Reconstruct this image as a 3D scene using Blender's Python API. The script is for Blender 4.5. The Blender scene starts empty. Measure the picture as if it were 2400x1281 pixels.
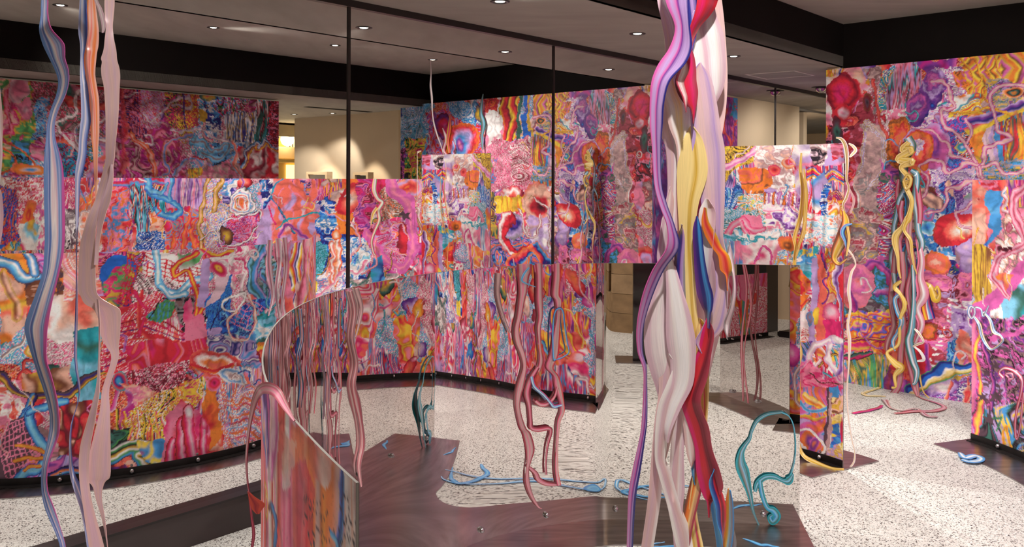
import bpy, bmesh, math, random
import numpy as np
from mathutils import Matrix, Vector

# ------------------------------------------------------------------ camera, world, lights, exposure
SC = bpy.context.scene
COL = SC.collection
FPX, HY, ROLL, EYE = 1983.15, 424.8, 0.0034, 1.55      # focal length / horizon in pixels of the 2400x1281 frame, eye height
cam_d = bpy.data.cameras.new('camera')
cam_d.sensor_width = 36.0
cam_d.lens = 36.0 * FPX / 2400
cam_d.shift_y = -(640.5 - HY) / 2400
cam_d.clip_start = 0.05
cam = bpy.data.objects.new('camera', cam_d)
COL.objects.link(cam)
cam.matrix_world = Matrix.Translation((0, 0, EYE)) @ Matrix.Rotation(math.pi / 2, 4, 'X') @ Matrix.Rotation(ROLL, 4, 'Z')
SC.camera = cam
w = bpy.data.worlds.new('world'); SC.world = w; w.use_nodes = True
w.node_tree.nodes['Background'].inputs[0].default_value = (0.9, 0.82, 0.75, 1)
w.node_tree.nodes['Background'].inputs[1].default_value = 0.05
SC.view_settings.view_transform = 'Standard'
SC.view_settings.look = 'None'
SC.view_settings.gamma = 1.0
SC.view_settings.use_curve_mapping = False
SC.view_settings.exposure = 0.1
try:
    SC.cycles.caustics_reflective = True; SC.cycles.blur_glossy = 1.0
    SC.cycles.caustics_refractive = False
    SC.cycles.max_bounces = 12
    SC.cycles.glossy_bounces = 8
    SC.cycles.sample_clamp_indirect = 4.0
except Exception:
    pass

TH, D = 0.7371, 3.459                                    # direction of the mirror wall in plan, its distance from the camera
U1 = np.array([math.sin(TH), math.cos(TH)]); NN = np.array([math.cos(TH), -math.sin(TH)])
def sd(s, d):                                            # s along the mirror wall, d metres in front of it
    return s * U1 + (d - D) * NN
def un(x, y):
    return x + ROLL * (y - 640), y - ROLL * (x - 1200)
def at(x, y, Z):
    a, b = un(x, y)
    return np.array([(a - 1200) / FPX * Z, Z, EYE - (b - HY) / FPX * Z])
def lev(x, y, h=0.0):
    a, b = un(x, y)
    return at(x, y, FPX * (EYE - h) / (b - HY))

H_LOW, H_UP, H_BACK, H_WR = 2.4545, 2.785, 2.41, 2.4375
WARM = (1.0, 0.96, 0.89)
def spot(p, target, power, size=70, blend=0.6, col=WARM, r=0.03):
    l = bpy.data.lights.new('downlight_or_fill_lamp', 'SPOT')
    l.energy = power; l.spot_size = math.radians(size); l.spot_blend = blend; l.color = col; l.shadow_soft_size = r
    o = bpy.data.objects.new('downlight_or_fill_lamp', l); COL.objects.link(o)
    o.location = p
    o.rotation_euler = (Vector(target) - Vector(p)).to_track_quat('-Z', 'Y').to_euler()
    return o
LOWROW = [(s, 0.55) for s in (0.65, 1.88, 3.11, 4.34, 5.57)]
UPROW = [(s, 2.93) for s in (1.10, 2.28, 3.44, 4.63, 5.83)]
def P3(s, d, h):
    q = sd(s, d); return (float(q[0]), float(q[1]), h)
def aim(s, d, h, target, power, size=75, blend=.9):
    spot(P3(s, d, h - .02), target, power, size, blend)
for s, d in LOWROW:
    aim(s, d, H_LOW, P3(s, d + .5, 0), 30, 120)
for s, d in UPROW:
    aim(s, d, H_UP, P3(s - .1, d - .35, 0), 55, 125)
# extra spots added at the same fittings to brighten the printed walls and ribbons
AIM = [(1.88, .55, H_LOW, (-.45, 3.0, .5), 60), (3.11, .55, H_LOW, (-.1, 3.6, .5), 60), (4.34, .55, H_LOW, (.6, 3.9, .5), 40), (4.34, .55, H_LOW, (1.6, 4.9, .8), 50),
       (4.63, 2.93, H_UP, (3.0, 6.1, 1.3), 110), (5.83, 2.93, H_UP, (4.0, 5.1, 1.3), 70), (3.44, 2.93, H_UP, (2.6, 6.5, 1.2), 120), (3.44, 2.93, H_UP, (1.65, 4.8, .8), 60),
       (3.44, 2.93, H_UP, (2.9, 4.0, .8), 60), (2.28, 2.93, H_UP, (2.4, 2.7, .9), 60), (4.34, .55, H_LOW, (2.9, 4.6, .9), 60), (2.28, 2.93, H_UP, (1.9, 1.4, 1.1), 60), (3.11, .55, H_LOW, (2.6, 3.2, .9), 60),
       (1.10, 2.93, H_UP, (.3, 1.9, 1.1), 60), (.65, .55, H_LOW, (-1.0, 2.2, 1.0), 60), (1.88, .55, H_LOW, (.3, 1.9, 1.2), 50), (2.28, 2.93, H_UP, (3.1, 2.2, 1.9), 50)]
AIM += [(1.10, 2.93, H_UP, (-1.1, 2.2, 1.2), 110), (1.10, 2.93, H_UP, (-.85, .05, .3), 60), (.65, .55, H_LOW, (-1.0, 2.2, .5), 30)]
for s, d, h, tg, pw in AIM: aim(s, d, h, tg, pw * .72, 80, .9)
aim(5.57, .55, H_LOW, (2.05, 4.3, 0), 150, 62, .5)                     # the strong lamp behind the head-high panel: its shadow falls on the floor
aim(2.28, 2.93, H_UP, (.5, 2.9, 0), 70, 60, .6); aim(2.4, 5.6, H_BACK - .02, (1.7, -1.4, .6), 110, 90, .9)  # the second is a fill spot added to brighten the earth wall
# unseen fill spots without fittings, added behind and beside the camera for ambient bounce
SHOP_FILL = [(0.3, 5.6), (2.4, 5.6), (4.6, 5.6), (-1.6, 3.0), (7.6, 5.2), (8.6, 2.4), (10.6, 1.2), (9.9, 3.4), (-1.0, 6.4), (1.5, 8.0), (4.5, 8.2)]
for s, d in SHOP_FILL:
    spot(P3(s, d, H_BACK - .03 if d > .93 and not (d < 3.85 and s < 6.6) else H_LOW - .03), P3(s, d + .1, 0), 95, 150, .9)
for s in (7.4, 8.6, 9.8): spot(P3(s, .12, H_LOW - .03), P3(s + .4, .75, 1.0), 26, 150, 1.0)  # fill spots without fittings, added to brighten the beige corridor wall
# ------------------------------------------------------------------ helpers
def tag(o, label=None, cat=None, group=None, kind=None):
    if label: o['label'] = label
    if cat: o['category'] = cat
    if group: o['group'] = group
    if kind: o['kind'] = kind
    return o
def link(name, me, parent=None, mat=None):
    o = bpy.data.objects.new(name, me); COL.objects.link(o)
    if parent is not None: o.parent = parent
    if mat is not None and me is not None and not me.materials: me.materials.append(mat)
    return o
def thing(name, label, cat, loc=(0, 0, 0), group=None):
    o = bpy.data.objects.new(name, None); COL.objects.link(o)
    o.empty_display_size = .1
    o.location = loc
    PAR[o.name] = loc
    return tag(o, label, cat, group)
PAR = {}
def pm(name, verts, faces, mat=None, parent=None, smooth=False, uv=None):
    """mesh object from world coordinates; child coordinates are made relative to an unrotated parent"""
    v = np.asarray(verts, float)
    if parent is not None:
        p = parent
        while p is not None:
            v = v - np.array(p.location); p = p.parent
    me = bpy.data.meshes.new(name)
    me.from_pydata([tuple(x) for x in v], [], [tuple(f) for f in faces])
    if smooth: me.polygons.foreach_set('use_smooth', [True] * len(me.polygons))
    if uv is not None:
        l = me.uv_layers.new(name='UVMap')
        idx = np.zeros(len(me.loops), int); me.loops.foreach_get('vertex_index', idx)
        l.data.foreach_set('uv', np.asarray(uv, float)[idx].ravel())
    me.update()
    return link(name, me, parent, mat)
def box(name, c, sx, sy, sz, mat, parent=None, ang=0.0, bev=0.0):
    """box with base centre c, size along (rotated) x, y and z"""
    bm = bmesh.new(); bmesh.ops.create_cube(bm, size=1)
    bmesh.ops.scale(bm, vec=(sx, sy, sz), verts=bm.verts)
    if bev: bmesh.ops.bevel(bm, geom=bm.edges[:], offset=bev, segments=2, affect='EDGES')
    bmesh.ops.rotate(bm, cent=(0, 0, 0), matrix=Matrix.Rotation(ang, 3, 'Z'), verts=bm.verts)
    off = np.array([c[0], c[1], c[2] + sz / 2])
    p = parent
    while p is not None:
        off = off - np.array(p.location); p = p.parent
    bmesh.ops.translate(bm, vec=tuple(off), verts=bm.verts)
    me = bpy.data.meshes.new(name); bm.to_mesh(me); bm.free()
    return link(name, me, parent, mat)
UANG = math.atan2(U1[1], U1[0])                           # plan angle of the mirror wall
def sdbox(name, s0, s1, d0, d1, z0, z1, mat, parent=None, bev=0.0):
    q = sd((s0 + s1) / 2, (d0 + d1) / 2)
    return box(name, (q[0], q[1], z0), abs(s1 - s0), abs(d1 - d0), z1 - z0, mat, parent, UANG, bev)
def lathe(name, prof, mat, parent=None, c=(0, 0, 0), seg=20, smooth=True):
    v = []; f = []
    for i in range(seg):
        a = 2 * math.pi * i / seg
        for r, z in prof: v.append((c[0] + r * math.cos(a), c[1] + r * math.sin(a), c[2] + z))
    m = len(prof)
    for i in range(seg):
        j = (i + 1) % seg
        for k in range(m - 1): f.append((i * m + k, j * m + k, j * m + k + 1, i * m + k + 1))
    return pm(name, v, f, mat, parent, smooth)
def tube(name, pts, r, mat, parent=None, seg=8):
    pts = np.asarray(pts, float); v = []; f = []
    up = np.array([0, 0, 1.0])
    for i in range(len(pts)):
        t = pts[min(i + 1, len(pts) - 1)] - pts[max(i - 1, 0)]; t /= np.linalg.norm(t) + 1e-9
        a = np.cross(t, up)
        if np.linalg.norm(a) < .1: a = np.cross(t, np.array([1.0, 0, 0]))
        a /= np.linalg.norm(a); b = np.cross(t, a)
        rr = r[i] if hasattr(r, '__len__') else r
        for k in range(seg):
            q = 2 * math.pi * k / seg
            v.append(pts[i] + rr * (a * math.cos(q) + b * math.sin(q)))
    for i in range(len(pts) - 1):
        for k in range(seg):
            k2 = (k + 1) % seg
            f.append((i * seg + k, i * seg + k2, (i + 1) * seg + k2, (i + 1) * seg + k))
    f.append(tuple(range(seg))[::-1]); f.append(tuple((len(pts) - 1) * seg + k for k in range(seg)))
    return pm(name, v, f, mat, parent, True)
def cr(pts, k=8):
    """Catmull-Rom through the points (any dimension)"""
    p = np.asarray(pts, float)
    if len(p) < 3:
        t = np.linspace(0, 1, k + 1)[:, None]; return p[0] * (1 - t) + p[-1] * t
    q = np.vstack([2 * p[0] - p[1], p, 2 * p[-1] - p[-2]])
    out = []
    for i in range(1, len(q) - 2):
        a, b, c, d = q[i - 1], q[i], q[i + 1], q[i + 2]
        for t in np.linspace(0, 1, k, endpoint=False):
            out.append(.5 * (2 * b + (c - a) * t + (2 * a - 5 * b + 4 * c - d) * t * t + (3 * b - a - 3 * c + d) * t ** 3))
    out.append(p[-1]); return np.array(out)

# ------------------------------------------------------------------ materials
def lin(c):
    c = np.asarray(c, float) / 255.0
    return np.where(c <= .04045, c / 12.92, ((c + .055) / 1.055) ** 2.4)
class NT:
    def __init__(s, name):
        s.m = bpy.data.materials.new(name); s.m.use_nodes = True; s.t = s.m.node_tree
        s.b = s.t.nodes['Principled BSDF']
    def n(s, typ, **kw):
        x = s.t.nodes.new(typ)
        for k, v in kw.items(): setattr(x, k, v)
        return x
    def l(s, a, b): s.t.links.new(a, b)
def ramp(nt, stops, interp='LINEAR'):
    r = nt.n('ShaderNodeValToRGB'); r.color_ramp.interpolation = interp
    e = r.color_ramp.elements
    while len(e) < len(stops): e.new(.5)
    for i, (p, c) in enumerate(stops):
        e[i].position = p; e[i].color = (*c[:3], 1)
    return r
def flat(name, rgb, rough=.6, metal=0.0, noise=0.0, scale=6.0, coat=0.0, spec=None, bump=0.0, stretch=None):
    nt = NT(name); c = lin(rgb)
    nt.b.inputs['Roughness'].default_value = rough; nt.b.inputs['Metallic'].default_value = metal
    nt.b.inputs['Coat Weight'].default_value = coat
    if spec is not None: nt.b.inputs['Specular IOR Level'].default_value = spec
    tc = nt.n('ShaderNodeTexCoord'); src = tc.outputs['Object']
    if stretch:
        mp = nt.n('ShaderNodeMapping'); mp.inputs['Scale'].default_value = stretch; nt.l(src, mp.inputs[0]); src = mp.outputs[0]
    nz = nt.n('ShaderNodeTexNoise'); nz.inputs['Scale'].default_value = scale; nz.inputs['Detail'].default_value = 6
    nt.l(src, nz.inputs['Vector'])
    r = ramp(nt, [(.3, c * (1 - noise)), (.7, np.minimum(c * (1 + noise), 1))])
    nt.l(nz.outputs['Fac'], r.inputs[0]); nt.l(r.outputs[0], nt.b.inputs['Base Color'])
    if bump:
        b = nt.n('ShaderNodeBump'); b.inputs['Strength'].default_value = bump; b.inputs['Distance'].default_value = .01
        nt.l(nz.outputs['Fac'], b.inputs['Height']); nt.l(b.outputs[0], nt.b.inputs['Normal'])
    return nt.m
def emit(name, rgb, strength):
    nt = NT(name); c = lin(rgb)
    nt.b.inputs['Base Color'].default_value = (*c, 1)
    nt.b.inputs['Emission Color'].default_value = (*c, 1); nt.b.inputs['Emission Strength'].default_value = strength
    return nt.m
def floor_mat():
    nt = NT('terrazzo')
    tc = nt.n('ShaderNodeTexCoord')
    mp = nt.n('ShaderNodeMapping'); mp.inputs['Scale'].default_value = (1, 1.0, 1); nt.l(tc.outputs['Object'], mp.inputs[0])
    big = nt.n('ShaderNodeTexNoise'); big.inputs['Scale'].default_value = .9; big.inputs['Detail'].default_value = 3
    nt.l(mp.outputs[0], big.inputs['Vector'])
    base = ramp(nt, [(.3, lin((203, 202, 198))), (.7, lin((221, 220, 215)))]); nt.l(big.outputs['Fac'], base.inputs[0])
    col = base.outputs[0]
    wz = nt.n('ShaderNodeTexNoise'); wz.inputs['Scale'].default_value = 160; nt.l(mp.outputs[0], wz.inputs['Vector'])
    wv = nt.n('ShaderNodeVectorMath', operation='MULTIPLY_ADD'); wv.inputs[1].default_value = (.006, .006, 0)
    nt.l(wz.outputs['Color'], wv.inputs[0]); nt.l(mp.outputs[0], wv.inputs[2])
    for scale, thr, size, c in ((125, .50, .40, (66, 60, 58)), (210, .57, .38, (132, 123, 115)), (78, .80, .26, (56, 50, 50)), (160, .7, .4, (244, 242, 238))):
        vo = nt.n('ShaderNodeTexVoronoi'); vo.inputs['Scale'].default_value = scale; nt.l(wv.outputs[0], vo.inputs['Vector'])
        sx = nt.n('ShaderNodeSeparateColor'); nt.l(vo.outputs['Color'], sx.inputs[0])
        g = nt.n('ShaderNodeMath', operation='GREATER_THAN'); g.inputs[1].default_value = thr; nt.l(sx.outputs[0], g.inputs[0])
        sz = nt.n('ShaderNodeMath', operation='MULTIPLY'); sz.inputs[1].default_value = size; nt.l(sx.outputs[1], sz.inputs[0])
        ad = nt.n('ShaderNodeMath', operation='ADD'); ad.inputs[1].default_value = size * .45; nt.l(sz.outputs[0], ad.inputs[0])
        ls = nt.n('ShaderNodeMath', operation='LESS_THAN'); nt.l(vo.outputs['Distance'], ls.inputs[0]); nt.l(ad.outputs[0], ls.inputs[1])
        mu = nt.n('ShaderNodeMath', operation='MULTIPLY'); nt.l(g.outputs[0], mu.inputs[0]); nt.l(ls.outputs[0], mu.inputs[1])
        mx = nt.n('ShaderNodeMix', data_type='RGBA'); nt.l(mu.outputs[0], mx.inputs['Factor']); nt.l(col, mx.inputs['A'])
        mx.inputs['B'].default_value = (*lin(c), 1); col = mx.outputs['Result']
    nt.l(col, nt.b.inputs['Base Color']); nt.b.inputs['Roughness'].default_value = .42
    nt.b.inputs['Specular IOR Level'].default_value = .3
    return nt.m
def art_mat():
    """printed collage: the colours are stored per point, fine print grain is added by nodes"""
    nt = NT('printed_collage')
    a = nt.n('ShaderNodeAttribute'); a.attribute_name = 'Col'
    tc = nt.n('ShaderNodeTexCoord')
    nz = nt.n('ShaderNodeTexNoise'); nz.inputs['Scale'].default_value = 70; nz.inputs['Detail'].default_value = 8; nz.inputs['Roughness'].default_value = .7
    nt.l(tc.outputs['Object'], nz.inputs['Vector'])
    r = ramp(nt, [(.32, (.42, .42, .42)), (.46, (1, 1, 1)), (.62, (1.0, 1.0, 1.0)), (.74, (1.5, 1.5, 1.5))]); nt.l(nz.outputs['Fac'], r.inputs[0])
    m = nt.n('ShaderNodeMix', data_type='RGBA', blend_type='MULTIPLY'); m.inputs['Factor'].default_value = .35
    nt.l(a.outputs['Color'], m.inputs['A']); nt.l(r.outputs[0], m.inputs['B'])
    nt.l(m.outputs['Result'], nt.b.inputs['Base Color'])
    nt.b.inputs['Roughness'].default_value = .45; nt.b.inputs['Specular IOR Level'].default_value = .25
    return nt.m
def mirror_mat(name, rgb, rough=0.0):
    nt = NT(name); nt.b.inputs['Base Color'].default_value = (*rgb, 1)
    nt.b.inputs['Metallic'].default_value = 1.0; nt.b.inputs['Roughness'].default_value = rough
    # a trace of unevenness in the polish
    tc = nt.n('ShaderNodeTexCoord'); nz = nt.n('ShaderNodeTexNoise'); nz.inputs['Scale'].default_value = .7
    nt.l(tc.outputs['Object'], nz.inputs['Vector'])
    r = ramp(nt, [(.3, np.array(rgb) * .985), (.7, np.array(rgb))]); nt.l(nz.outputs['Fac'], r.inputs[0]); nt.l(r.outputs[0], nt.b.inputs['Base Color'])
    return nt.m
PAL = {k: lin(v) for k, v in dict(
    p=(238, 130, 165), h=(222, 40, 115), r=(214, 42, 60), c=(238, 108, 92), o=(240, 128, 48), y=(243, 205, 62), l=(190, 204, 48),
    g=(84, 160, 92), t=(36, 160, 178), a=(128, 198, 232), b=(36, 104, 206), n=(42, 42, 128), v=(118, 56, 150), u=(190, 158, 214),
    m=(186, 36, 132), w=(247, 238, 238), k=(38, 28, 40), s=(240, 184, 164), d=(196, 156, 160), e=(150, 142, 146), z=(134, 78, 56),
    f=(250, 222, 150), j=(226, 190, 206), i=(92, 66, 80), x=(250, 246, 250), q=(120, 30, 50), B=(70, 150, 216), P=(214, 96, 172), G=(60, 110, 100),
    S=(216, 178, 176), D=(150, 112, 116), Y=(214, 170, 60), C=(112, 146, 204), L=(182, 190, 230), K=(78, 96, 170), Z=(232, 196, 196), R=(176, 64, 84)).items()}
def ribbon_mat(name, letters, rough=.3, warp=.18, scale=4.0, vs=.6):
    """streaky marbled sheet: colour bands run along the strip"""
    nt = NT(name)
    uv = nt.n('ShaderNodeUVMap'); mp = nt.n('ShaderNodeMapping'); mp.inputs['Scale'].default_value = (1, vs, 1); nt.l(uv.outputs[0], mp.inputs[0])
    nz = nt.n('ShaderNodeTexNoise'); nz.inputs['Scale'].default_value = scale; nz.inputs['Detail'].default_value = 4; nt.l(mp.outputs[0], nz.inputs['Vector'])
    sx = nt.n('ShaderNodeSeparateXYZ'); nt.l(uv.outputs[0], sx.inputs[0])
    sb = nt.n('ShaderNodeMath', operation='SUBTRACT'); sb.inputs[1].default_value = .5; nt.l(nz.outputs['Fac'], sb.inputs[0])
    ma = nt.n('ShaderNodeMath', operation='MULTIPLY_ADD'); ma.inputs[1].default_value = warp * 2.2; nt.l(sb.outputs[0], ma.inputs[0]); nt.l(sx.outputs[0], ma.inputs[2])
    n = len(letters)
    r = ramp(nt, [((i + .5) / n, PAL[ch]) for i, ch in enumerate(letters)]); nt.l(ma.outputs[0], r.inputs[0])
    w2 = nt.n('ShaderNodeTexNoise'); w2.inputs['Scale'].default_value = 22; w2.inputs['Detail'].default_value = 5
    mp2 = nt.n('ShaderNodeMapping'); mp2.inputs['Scale'].default_value = (2.2, .5, 1); nt.l(uv.outputs[0], mp2.inputs[0]); nt.l(mp2.outputs[0], w2.inputs['Vector'])
    r2 = ramp(nt, [(.35, (.82, .82, .84)), (.5, (1, 1, 1)), (.68, (1.2, 1.15, 1.15))]); nt.l(w2.outputs['Fac'], r2.inputs[0])
    m = nt.n('ShaderNodeMix', data_type='RGBA', blend_type='MULTIPLY'); m.inputs['Factor'].default_value = .5
    nt.l(r.outputs[0], m.inputs['A']); nt.l(r2.outputs[0], m.inputs['B'])
    nt.l(m.outputs['Result'], nt.b.inputs['Base Color'])
    nt.b.inputs['Roughness'].default_value = rough; nt.b.inputs['Coat Weight'].default_value = .25; nt.b.inputs['Coat Roughness'].default_value = .12
    return nt.m
M = {}
M['floor'] = floor_mat()
M['plaster'] = flat('grey_plaster', (158, 151, 143), .85, noise=.10, scale=2.2, stretch=(1, 3, 1), bump=.15)
M['black'] = flat('black_paint', (20, 15, 14), .8, noise=.15, scale=3, spec=.12)
M['blackmetal'] = flat('black_metal', (30, 26, 27), .4, noise=.2, scale=9)
M['skirting'] = flat('dark_skirting', (58, 50, 50), .5, noise=.12, scale=5)
M['beige'] = flat('beige_panelling', (224, 201, 171), .6, noise=.02, scale=4)
M['steel'] = flat('blued_steel', (168, 160, 160), .3, 1.0, noise=.25, scale=5, stretch=(1, 6, 1))
M['angle'] = flat('black_angle_iron', (46, 42, 42), .38, .6, noise=.3, scale=14)
M['bolt'] = flat('zinc_bolt', (205, 205, 208), .2, 1.0, noise=.05)
M['art'] = art_mat()
M['mirror'] = mirror_mat('mirror_glass', (.86, .85, .84))
M['inox'] = mirror_mat('polished_steel', (.74, .70, .68))
M['edge'] = flat('sheet_edge', (128, 122, 116), .5, .3, noise=.1)
M['lamp'] = emit('lamp_glow', (255, 244, 225), 14)
M['white'] = flat('white_trim', (225, 218, 210), .5)
# ------------------------------------------------------------------ the setting
def struct(o): o['kind'] = 'structure'; return o
S0, S1 = -6.0, 15.0
struct(sdbox('floor', S0, S1, -.3, 13, -.1, 0, M['floor']))
struct(sdbox('ceiling', S0, S1, -.3, .93, H_LOW, H_LOW + .08, M['plaster']))                       # lowered band along the mirror
struct(sdbox('ceiling', S0, 6.66, .90, 3.9, H_UP, H_UP + .08, M['plaster']))                       # raised recess
struct(sdbox('ceiling', S0, 6.66, 3.85, 13, H_BACK, H_BACK + .08, M['plaster']))
struct(sdbox('ceiling', 6.66, S1, .90, 13, H_BACK + .02, H_BACK + .10, M['plaster']))
struct(sdbox('trim_1', S0, 6.66, .90, .93, H_LOW + .0, H_UP, M['black']))                        # fascias of the recess
struct(sdbox('trim_2', S0, 6.66, 3.85, 3.88, H_BACK, H_UP, M['black']))
struct(sdbox('trim_3', 6.63, 6.66, .93, 3.85, H_WR + .003, H_UP, M["black"]))
struct(sdbox('wall_left', S0 - .1, S0, -.3, 13, 0, 2.9, M['beige']))
struct(sdbox('wall_far', S1, S1 + .1, -.3, 13, 0, 2.9, M['beige']))
struct(sdbox('wall_front', S0, S1, 13, 13.1, 0, 2.9, M['beige']))

# the mirror wall: sheets between thin black joints, rail above, skirting below
mw = struct(sdbox('wall_back', S0, S1, -.25, -.06, 0, 2.9, M['black']))
def mir_s(px):
    r = np.array([(un(px, 400)[0] - 1200) / FPX, 1.0]); P = -D / (r @ NN) * r
    return float(P @ U1)
ja, jb = mir_s(817), mir_s(1297); step = jb - ja
joints = [ja + k * step for k in range(-2, 6)]
for k in range(len(joints) - 1):
    a, b = joints[k] + .006, joints[k + 1] - .006
    q = [sd(a, 0), sd(b, 0)]
    v = []
    for z in (.02, H_LOW - .02):
        v += [(*q[0], z), (*q[1], z)]
    qb = [sd(a, -.012), sd(b, -.012)]
    for z in (.02, H_LOW - .02):
        v += [(*qb[0], z), (*qb[1], z)]
    pm('mirror_sheet', v, [(0, 1, 3, 2), (5, 4, 6, 7), (4, 5, 1, 0), (2, 3, 7, 6), (4, 0, 2, 6), (1, 5, 7, 3)], M['mirror'], mw)
for j in joints:
    sdbox('joint_strip', j - .008, j + .008, -.03, .006, .02, H_LOW - .02, M['blackmetal'], mw)
sdbox('mirror_rail', joints[0], joints[-1], -.03, .018, H_LOW - .035, H_LOW, M['blackmetal'], mw)
bb = struct(sdbox('baseboard_back', joints[0], joints[-1], -.02, .05, 0, .146, M['skirting'], None, .002))
sdbox('top_bead', joints[0], joints[-1], -.02, .055, .146, .156, M['blackmetal'], bb)
for j in joints[1:-1]:
    sdbox('butt_seam', j - .0015, j + .0015, .0495, .0508, .004, .146, M['black'], bb)
# ------------------------------------------------------------------ printed collage painter (numpy): colours per grid point
RT = np.random.RandomState(5).rand(8, 256, 256)
def vn(u, v, seed=0):
    t = RT[seed % 8]; o = (seed * 37) % 191
    x = np.floor(u).astype(int); y = np.floor(v).astype(int); fx = u - x; fy = v - y
    fx = fx * fx * (3 - 2 * fx); fy = fy * fy * (3 - 2 * fy)
    x = x + o; y = y + o * 3
    g = lambda a, b: t[a & 255, b & 255]
    return (g(x, y) * (1 - fx) + g(x + 1, y) * fx) * (1 - fy) + (g(x, y + 1) * (1 - fx) + g(x + 1, y + 1) * fx) * fy
def fbm(u, v, seed=0, oc=4, gain=.5):
    s = np.zeros_like(u); a = 1.0; t = 0
    for i in range(oc):
        s += a * vn(u * 2 ** i, v * 2 ** i, seed + i); t += a; a *= gain
    return s / t
def palmix(letters, t, hard=False):
    """colour from the letters at t in 0..1 (wraps)"""
    C = np.array([PAL[c] for c in letters]); n = len(C); t = (t % 1.0) * n
    i = np.floor(t).astype(int) % n; f = t - np.floor(t)
    if hard: f = np.clip((f - .45) / .55, 0, 1); f = f * f
    else: f = f * f * (3 - 2 * f)
    f = f[:, None]
    return C[i] * (1 - f) + C[(i + 1) % n] * f
def style(code, u, v, seed=0):
    """u, v in metres. kinds: m marble, c crust, d drips, g soft, z zigzag, n speckle, s strokes, k solid"""
    kind, letters = code.split(':')[:2]
    k = float(code.split(':')[2]) if code.count(':') > 1 else 1.0
    u = u * k; v = v * k
    if kind == 'k': return np.tile(PAL[letters[0]], (len(u), 1))
    if kind == 'm':
        wx = fbm(u * 5, v * 5, seed, 3); wy = fbm(u * 5 + 9, v * 5, seed + 3, 3)
        t = fbm(u * 3 + wx * 3.2, v * 3 + wy * 3.2, seed + 5, 3) * 5.2
        return palmix(letters, t)
    if kind == 'c':
        wx = fbm(u * 7, v * 7, seed + 4, 3)
        t = fbm(u * 6 + wx * 1.6, v * 6, seed, 6, .62) * 3.4
        sh = .62 + .8 * fbm(u * 38 + wx * 4, v * 38, seed + 2, 4, .65)
        return palmix(letters, t, True) * sh[:, None]
    if kind == 'd':
        wx = fbm(u * 4, v * 2.2, seed + 1, 3) * .16
        t = fbm((u + wx) * 34, v * 2.0, seed, 3) * 2.6 + fbm(u * 9, v * 3, seed + 2, 2) * .7
        return palmix(letters, t)
    if kind == 'g':
        t = fbm(u * 4, v * 4, seed, 3) * 2.2 + .12 * fbm(u * 40, v * 40, seed + 1, 3)
        return palmix(letters, t)
    if kind == 'z':
        t = u * 9 + .5 * np.abs(((v * 7 + fbm(u * 3, v * 3, seed) * 1.5) % 2) - 1) * 1.6 + fbm(u * 6, v * 6, seed + 2) * .9
        return palmix(letters, t)
    if kind == 's':
        a = fbm(u * 2.5, v * 2.5, seed, 2) * 9.0
        p = u * np.cos(a) + v * np.sin(a)
        t = fbm(p * 17, (v * np.cos(a) - u * np.sin(a)) * 3, seed + 1, 3) * 2.6
        return palmix(letters, t, True)
    wx = fbm(u * 10, v * 10, seed + 4, 3)
    t = fbm(u * 22 + wx * 5, v * 22, seed, 5, .66) * 2.8
    return palmix(letters, t, True) * (.7 + .6 * fbm(u * 9, v * 9, seed + 1, 3))[:, None]

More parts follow.
